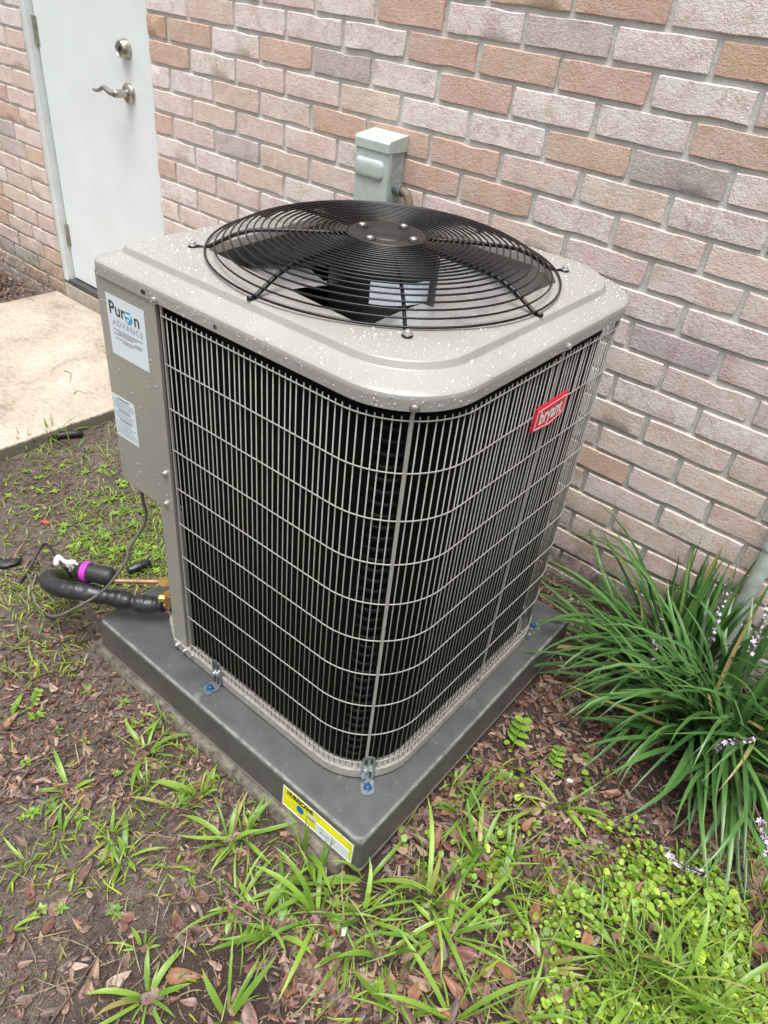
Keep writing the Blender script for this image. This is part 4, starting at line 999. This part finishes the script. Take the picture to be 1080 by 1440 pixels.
def tuft_key(u, v, L): return (f"{'tall' if L > .125 else ('broad' if L > .08 else 'small')} grass tuft", place_word(u, v))
fam = {}
for u, v, n_, L, upf in sorted(TUFTS): fam.setdefault(tuft_key(u, v, L), []).append((u, v))
for u, v, n_, L, upf in TUFTS:
    p = gp(u, v)
    if not free(p[0], p[1]): 
        q_ = p
    c = Vector((p[0], p[1], gz(p[0], p[1]) - .003)); root = empty('grass_tuft', c)
    ky = tuft_key(u, v, L); mates = fam[ky]; lab_ = f'{ky[0]} {ky[1]}' + ('' if len(mates) == 1 else ', ' + ORD[mates.index((u, v))] + ' of its size')
    tag(root, lab_, 'grass', 'crabgrass tufts around the pad')
    a0 = rt.uniform(0, 6.28)
    n_ = int(n_ * 1.35)
    for k in range(n_):
        a = a0 + 2 * math.pi * k / n_ + rt.gauss(0, .75); l = L * rt.uniform(.4, 1.2)
        if rt.random() < upf: e0, e1 = math.radians(rt.uniform(50, 82)), math.radians(rt.uniform(-30, 50))
        else: e0, e1 = math.radians(rt.uniform(15, 50)), math.radians(rt.uniform(-45, 5))
        b = (c.x + .008 * math.cos(a), c.y + .008 * math.sin(a), c.z)
        tip = (c.x + l * .8 * math.cos(a), c.y + l * .8 * math.sin(a))
        if not free(*tip): e0, e1 = math.radians(rt.uniform(70, 88)), math.radians(rt.uniform(62, 84)); l *= .75
        blade_obj('blade', b, root, M_GRASS, az=a, L=l, e0=e0, e1=e1, wd=rt.choice((.0026, .0038, .0055, .0075, .0095)) * rt.uniform(.85, 1.15) * (1 if L > .06 else .6), nseg=6, fold=.28, wander=rt.uniform(-.6, .6), tipw=.05, pw=rt.uniform(.8, 1.6))

# fine grass and weed ground cover (uncountable)
def cover(name, label, cat, items, mat):
    VV, FF, CC, n0 = [], [], [], 0
    for V, F, c in items:
        VV += V; FF += [tuple(i + n0 for i in f) for f in F]; CC += [c] * len(V); n0 += len(V)
    me = mesh_np(name, np.array([tuple(v) for v in VV]), FF, mat, np.array(CC), smooth=True)
    return tag(link(name, me), label, cat, kind='stuff')
rg_ = random.Random(15); items = []
def zone(u0, v0, u1, v1, n_):
    k = 0
    while k < n_:
        p = gp(rg_.uniform(u0, u1), rg_.uniform(v0, v1))
        if free(p[0], p[1]) and p[1] < -.02: k += 1; yield p
def green(lo=.6, hi=1.15, yel=0.0):
    j = rg_.uniform(lo, hi); y = rg_.random() * yel
    return (.145 * j * (1 + y), .29 * j * (1 + .3 * y), .034 * j)
for z_, (l0, l1), yel in (((760, 1200, 1120, 1480, 420), (.025, .075), .8), ((840, 1320, 1000, 1480, 150), (.06, .14), .6), ((540, 1080, 780, 1300, 130), (.025, .07), .8), ((460, 1250, 800, 1470, 130), (.03, .08), .9), ((0, 630, 240, 860, 800), (.010, .035), 1.2),
                     ((100, 690, 235, 830, 800), (.010, .035), .9), ((0, 820, 120, 960, 160), (.02, .06), 1.3), ((190, 1010, 330, 1160, 100), (.02, .05), 1.0), ((30, 1140, 220, 1260, 110), (.015, .045), 1.4), ((-60, 560, 160, 660, 60), (.03, .07), .9),
                     ((260, 1120, 470, 1330, 70), (.02, .05), .9), ((0, 960, 300, 1440, 80), (.012, .035), 1.6), ((1000, 1180, 1300, 1600, 300), (.03, .09), .8), ((-300, 900, 0, 1500, 300), (.02, .05), 1.2)):
    for p in zone(*z_):
        l = rg_.uniform(l0, l1); az = rg_.uniform(0, 6.28)
        V_, F_ = strip((p[0], p[1], gz(p[0], p[1]) - .002), az, l, math.radians(rg_.uniform(20, 85)), math.radians(rg_.uniform(-50, 40)), rg_.uniform(.0018, .0042), 4, .2, rg_.uniform(-.8, .8))
        if not free(V_[-2].x, V_[-2].y): continue
        items.append((V_, F_, green(yel=yel)))
for z_ in ((0, 900, 420, 1440, 170), (400, 1200, 800, 1440, 170), (560, 1040, 800, 1220, 70), (0, 600, 240, 860, 90), (760, 1150, 1080, 1440, 60)):
    for p in zone(*z_):
        V_, F_ = strip((p[0], p[1], gz(p[0], p[1]) + .002), rg_.uniform(0, 6.28), rg_.uniform(.02, .08), math.radians(rg_.uniform(2, 22)), math.radians(rg_.uniform(-25, 0)), rg_.uniform(.0012, .0026), 4, .1, rg_.uniform(-1, 1))
        if free(V_[-2].x, V_[-2].y): j_ = rg_.uniform(.5, 1.1); items.append((V_, F_, (.36 * j_, .27 * j_, .16 * j_)))
cover('fine_grass', 'fine thin grass growing through soil and clover', 'grass', items, M_STUFFG)
items = []
def disc(p, r, tilt, az, stem=0.0):
    zc = gz(p[0], p[1]) + stem; n_ = 8; V_ = [Vector((p[0], p[1], zc - r * .15))]
    t_ = Matrix.Rotation(az, 3, 'Z') @ Matrix.Rotation(tilt, 3, 'X')
    for k in range(n_):
        a = 2 * math.pi * k / n_; rad = r * (.8 if k == 0 else 1.0)
        V_.append(Vector((p[0], p[1], zc)) + t_ @ Vector((rad * math.cos(a), rad * math.sin(a), .08 * r * math.cos(2 * a))))
    return V_, [(0, 1 + k, 1 + (k + 1) % n_) for k in range(n_)]
def sprig(p, r):                              # small rosette of pointed leaves
    out = []; n_ = rg_.randint(4, 7); a0 = rg_.uniform(0, 6.28); g = green(.7, 1.3, .5)
    for k in range(n_):
        V_, F_ = strip((p[0], p[1], gz(p[0], p[1])), a0 + 6.28 * k / n_ + rg_.gauss(0, .2), r * rg_.uniform(.7, 1.2), math.radians(rg_.uniform(15, 45)), math.radians(rg_.uniform(-30, 0)), r * .42, 4, .15, 0, .25)
        out.append((V_, F_, g))
    return out
for z_, (r0_, r1_), den in (((760, 1150, 1120, 1470, 2100), (.0026, .0074), .30), ((880, 1210, 1110, 1440, 800), (.0048, .0080), .25), ((680, 1170, 880, 1330, 380), (.003, .0065), .3), ((560, 1170, 700, 1260, 60), (.004, .007), .3), ((700, 1040, 850, 1140, 22), (.005, .008), .5), ((1000, 1180, 1300, 1600, 500), (.005, .009), .3)):
    for p in zone(*z_):
        if noise.noise((p[0] * 7, p[1] * 7, 2.0)) < -.06: continue
        V_, F_ = disc(p, rg_.uniform(r0_, r1_), rg_.uniform(0, .8), rg_.uniform(0, 6.28), rg_.uniform(.004, .026)); g = green(.55, 1.6, .9)
        items.append((V_, F_, g))
for z_, (r0_, r1_) in (((0, 640, 240, 780, 42), (.009, .02)), ((120, 700, 235, 820, 40), (.009, .022)), ((0, 960, 300, 1300, 22), (.010, .02)), ((640, 1060, 860, 1260, 26), (.010, .022)), ((760, 1180, 1080, 1440, 60), (.010, .022)), ((380, 1260, 760, 1440, 16), (.01, .02))):
    for p in zone(*z_): items += sprig(p, rg_.uniform(r0_, r1_))
cover('clover_cover', 'low bright green clover and weed ground cover', 'ground cover', items, M_STUFFG)
# two leafy seedlings beside the pad
for (u, v, s, lb) in ((718, 1058, 1.0, 'pale green seedling with paired leaves beside the right pad edge'), (775, 1085, .7, 'little seedling between the pad and the strap leaves'), (44, 996, .55, 'tiny seedling on the soil left of the pad')):
    p = gp(u, v); c = Vector((p[0], p[1], gz(p[0], p[1]))); root = empty('seedling', c); tag(root, lb, 'seedling', 'leafy seedlings by the pad')
    tip = c + Vector((-.01, .045, .055)) * s; st = MB().tube(catmull([c, c + Vector((-.004, .015, .03)) * s, tip], 6), .0012, 5).build('stem', M_GRASS, root); st.data.transform(Matrix.Translation(-c))
    for k in range(4):
        b = c + (tip - c) * (.35 + .21 * k)
        for sd_ in (-1, 1): blade_obj('leaf', b, root, M_GRASS, az=math.radians(-10 + 90 + sd_ * 80 + 12 * k), L=.026 * s * (1.1 - .1 * k), e0=math.radians(25), e1=math.radians(-15), wd=.015 * s, nseg=5, fold=.15, tipw=.1, floor=False)

# ------------------------------------------------------------------ fallen leaves and litter
def dead_mesh(seed):
    r = random.Random(seed); n_ = 8; V_, F_ = [], []; curl = r.uniform(-.9, 1.5); bend = r.uniform(-.4, 1.0); asym = r.uniform(.85, 1.15); ap_ = r.uniform(.42, .62); wr = r.uniform(.15, .235)
    for i in range(n_ + 1):
        t = i / n_; x = t - .5; w_ = wr * (math.sin(math.pi * t ** ap_) ** .8 if 0 < t < 1 else .02) + .006
        zc = .10 * bend * (4 * (t - .5) ** 2) - .03 * bend
        for s in (-1, -.5, 0, .5, 1):
            y = s * w_ * (asym if s > 0 else 1); V_.append((x, y + .02 * math.sin(4 * t + seed), zc + curl * abs(s) ** 1.6 * w_ * .55 + r.uniform(-.006, .006)))
    for i in range(n_):
        for s in range(4): k = i * 5 + s; F_.append((k, k + 1, k + 6, k + 5))
    return V_, F_
DTINT = [(.25, .125, .072), (.18, .105, .075), (.14, .085, .066), (.115, .078, .066), (.28, .185, .130), (.17, .075, .058), (.09, .062, .054), (.31, .22, .16), (.21, .125, .105)]
DM = []
for k in range(27):
    V_, F_ = dead_mesh(k); tn = DTINT[k % 9]
    if k % 3: pass
    me = mesh_np('fallen_leaf', np.array(V_), F_, M_DEAD, np.array([tn] * len(V_)) * np.array([[1 - .25 * (abs(s) < .3)] for s in [(i % 5 - 2) / 2 for i in range(len(V_))]]), smooth=True); DM.append(me)
CN = ['orange-brown', 'brown', 'dull brown', 'grey-brown', 'tan', 'reddish', 'dark brown', 'pale tan', 'pinkish brown']
LEAVES = [(822,1321,.050,0,1.35),(750,1286,.052,0,1.3),(770,1275,.03,5,.2),(632,1262,.055,5,.9),(605,1342,.050,3,1.4),(645,1362,.040,2,.3),(130,1376,.052,4,1.2),(168,1380,.04,7,.6),(85,1272,.045,8,.9),(44,1252,.034,5,1.4),(113,1302,.034,0,2.5),(82,1235,.032,4,.2),(120,1227,.042,2,.9),
 (150,1200,.036,8,.5),(205,1263,.035,3,.4),(300,1205,.05,2,1.9),(301,1222,.048,3,1.8),(385,1228,.045,3,2.4),(352,1262,.024,5,1.9),(256,1158,.036,5,.7),(275,1218,.034,8,1.9),(260,1375,.055,0,.1),(305,1320,.03,8,.9),(272,1306,.032,2,2.9),(408,1380,.055,0,1.4),(435,1375,.05,2,1.3),(360,1360,.04,5,.5),
 (150,1285,.03,6,.4),(330,1410,.04,4,1.5),(350,1425,.05,8,1.7),(880,1190,.03,0,.4),(890,1258,.045,0,.8),(1068,1340,.055,5,.2),(1060,1310,.04,0,1.0),(700,1100,.035,0,.3),(755,1120,.035,5,1.3),(740,1165,.035,0,.9),(600,1115,.05,0,.6),(612,1185,.05,0,1.2),(590,1190,.045,2,2.6),(570,1150,.04,5,.4),(935,862,.035,0,.5),(960,880,.03,0,2.0),
 (790,1010,.05,2,.4),(770,985,.04,5,1.2),(800,945,.035,5,.2),(785,795,.03,0,2.6),(720,1030,.03,0,.6),(640,1350,.03,5,.8),(60,1100,.03,8,.2),(28,1080,.03,4,.4),(110,1075,.03,5,.8),(40,1022,.04,3,.2),(35,1015,.03,4,.8),(135,980,.03,8,.5),(125,975,.03,5,.9),(85,1020,.03,2,.4),(15,880,.03,4,.1),(8,755,.022,0,.9),(47,665,.016,0,2.6),(155,600,.02,4,.3),(110,640,.018,0,.3),(75,705,.02,5,.8),(12,895,.03,4,.2)]
for (u0_, v0_, u1_, v1_, n_, s0, s1) in ((400, 1330, 800, 1440, 60, .025, .05), (560, 1060, 760, 1250, 40, .025, .045), (0, 930, 300, 1120, 40, .02, .04), (0, 1080, 330, 1440, 46, .018, .04), (250, 1130, 480, 1330, 26, .02, .042), (740, 880, 860, 1130, 26, .025, .045), (20, 570, 230, 800, 22, .014, .024), (880, 1180, 1080, 1430, 14, .025, .045), (0, 390, 40, 420, 6, .02, .03)):
    for k in range(n_): LEAVES.append((rg_.uniform(u0_, u1_), rg_.uniform(v0_, v1_), rg_.uniform(s0, s1), rg_.randrange(9), rg_.uniform(0, 3.1)))
def lz(u, v):
    if v < 450: return 'left of the slab'
    if v < 860: return 'between slab and pad'
    if u < 330 and v < 1130: return 'left of the pad'
    if u < 360: return 'on lower left soil'
    if u > 540 and v < 1240 and u < 880: return 'right of the pad'
    if u > 760: return 'in the clover'
    return 'in front of the pad'
cnt = 0
lfam = {}
for u, v, s, ci, an in sorted(LEAVES):
    p = gp(u, v)
    if free(p[0], p[1], .004): lfam.setdefault((ci, lz(u, v)), []).append((u, v))
NTH = ['first', 'second', 'third', 'fourth', 'fifth', 'sixth', 'seventh', 'eighth', 'ninth', 'tenth', 'eleventh', 'twelfth', 'thirteenth', 'fourteenth', 'fifteenth', 'sixteenth', 'seventeenth', 'eighteenth', 'nineteenth', 'twentieth', 'twenty-first', 'twenty-second']
for u, v, s, ci, an in LEAVES:
    p = gp(u, v)
    if not free(p[0], p[1], .004) or cnt >= 290: continue
    cnt += 1; me = DM[ci + 9 * rg_.randrange(3)]
    o = link('fallen_leaf', me); o.location = (p[0], p[1], gz(p[0], p[1]) + .004 + (.012 if u > 560 and v > 1150 else 0)); ss = s * 1.05; o.scale = (ss, ss, ss * .9)
    wdir = math.atan2(*(gp(u + 20 * math.cos(an), v - 20 * math.sin(an)) - p)[[1, 0]])
    o.rotation_euler = (rg_.uniform(-.3, .3), rg_.uniform(-.22, .22), wdir)
    mt = lfam[(ci, lz(u, v))]; tag(o, f'{CN[ci]} fallen leaf {lz(u, v)}' + (f', {NTH[mt.index((u, v))]} from left of its colour' if len(mt) > 1 else ''), 'leaf', 'fallen leaves')
# bark chips and crumbs: one uncountable layer
VV, FF, CC = [], [], []; n0 = 0
CT = np.array([(.135, .056, .038), (.10, .046, .034), (.055, .034, .029), (.15, .080, .056), (.20, .12, .085), (.042, .030, .027), (.11, .080, .066), (.24, .17, .13), (.07, .04, .032)])
def chips(u0, v0, u1, v1, n_, l0, l1, warm=1.0):
    global n0
    for p in zone(u0, v0, u1, v1, n_):
        L = rg_.uniform(l0, l1); wd = L * rg_.uniform(.18, .5); a = rg_.uniform(0, 6.28); z = gz(p[0], p[1]) + rg_.uniform(.0, .005)
        tl = rg_.uniform(-.35, .35); rl = rg_.uniform(-.5, .5); M3 = Matrix.Rotation(a, 3, 'Z') @ Matrix.Rotation(tl, 3, 'Y') @ Matrix.Rotation(rl, 3, 'X'); cu = rg_.uniform(-.15, .3) * L; th = rg_.uniform(.0006, .002)
        for x, y, zz in ((-.5, -.35, cu), (-.5, .3, cu), (0, -.5, 0), (0, .5, 0), (.5, -.2, cu), (.5, .35, cu), (0, 0, th + .1 * wd)):
            q_ = M3 @ Vector((x * L, y * wd, zz)); VV.append((p[0] + q_.x, p[1] + q_.y, z + q_.z + .001))
        FF.extend([(n0, n0 + 2, n0 + 6), (n0, n0 + 6, n0 + 1), (n0 + 1, n0 + 6, n0 + 3), (n0 + 2, n0 + 4, n0 + 6), (n0 + 6, n0 + 4, n0 + 5), (n0 + 3, n0 + 6, n0 + 5)])
        c = CT[rg_.randrange(len(CT))] * rg_.uniform(.75, 1.35)
        if warm < 1: c = c * .6 + .4 * np.array((.09, .07, .06))
        CC.extend([c] * 7); n0 += 7
chips(540, 880, 900, 1250, 2600, .006, .026); chips(860, 1000, 1100, 1260, 1100, .006, .026); chips(760, 760, 1100, 1060, 700, .010, .03); chips(380, 1280, 800, 1480, 1700, .006, .024); chips(0, 880, 320, 1130, 1500, .005, .022)
chips(0, 1080, 420, 1440, 900, .005, .018, .5); chips(0, 580, 240, 880, 900, .006, .018, .5); chips(760, 1150, 1120, 1470, 700, .012, .032); chips(240, 1060, 500, 1330, 500, .008, .022); chips(-40, 360, 75, 425, 420, .012, .035)
chips(-400, 900, 0, 1600, 500, .008, .025, .6); chips(1080, 900, 1400, 1600, 500, .012, .03); chips(0, 560, 500, 1440, 1600, .003, .008, .5); chips(700, 740, 860, 900, 260, .008, .022)
me = mesh_np('leaf_litter', np.array(VV), np.array(FF), M_CHIP, np.array(CC))
tag(link('leaf_litter', me), 'reddish brown bark chips and leaf crumbs over the soil', 'leaf litter', kind='stuff')
# twigs
for k, (a, b, c, lb) in enumerate((((72, 1440), (120, 1375), (160, 1318), 'long thin dark twig on bare soil in the lower left corner'), ((20, 1120), (45, 1085), (95, 1058), 'pale dry stalk on the soil left of the pad'), ((545, 1372), (552, 1345), (556, 1330), 'short dark twig among leaves in front of the pad'), ((90, 523), (100, 527), (98, 540), 'short bent twig on the slab, nearer the door'), ((104, 556), (110, 551), (124, 556), 'short curved twig on the slab near its dirty edge'))):
    gf = (lambda u, v: onz(u, v, -.0045)) if k > 2 else gp
    P = catmull([gf(*a) + np.array((0, 0, .005)), gf(*b) + np.array((0, 0, .010 if k < 3 else .005)), gf(*c) + np.array((0, 0, .005))], 8)
    mb = MB().tube(P, [(.0022 if k < 3 else .0011) * (1 - .55 * i / len(P)) for i in range(len(P))], 6)
    if k == 0: mb.tube([P[8], gp(140, 1390) + np.array((0, 0, .012)), gp(165, 1352) + np.array((0, 0, .01))], [.0014, .001, .0006], 5)
    tag(mb.build('twig', M_TWIG, smooth=True), lb, 'twig', 'twigs on the soil')
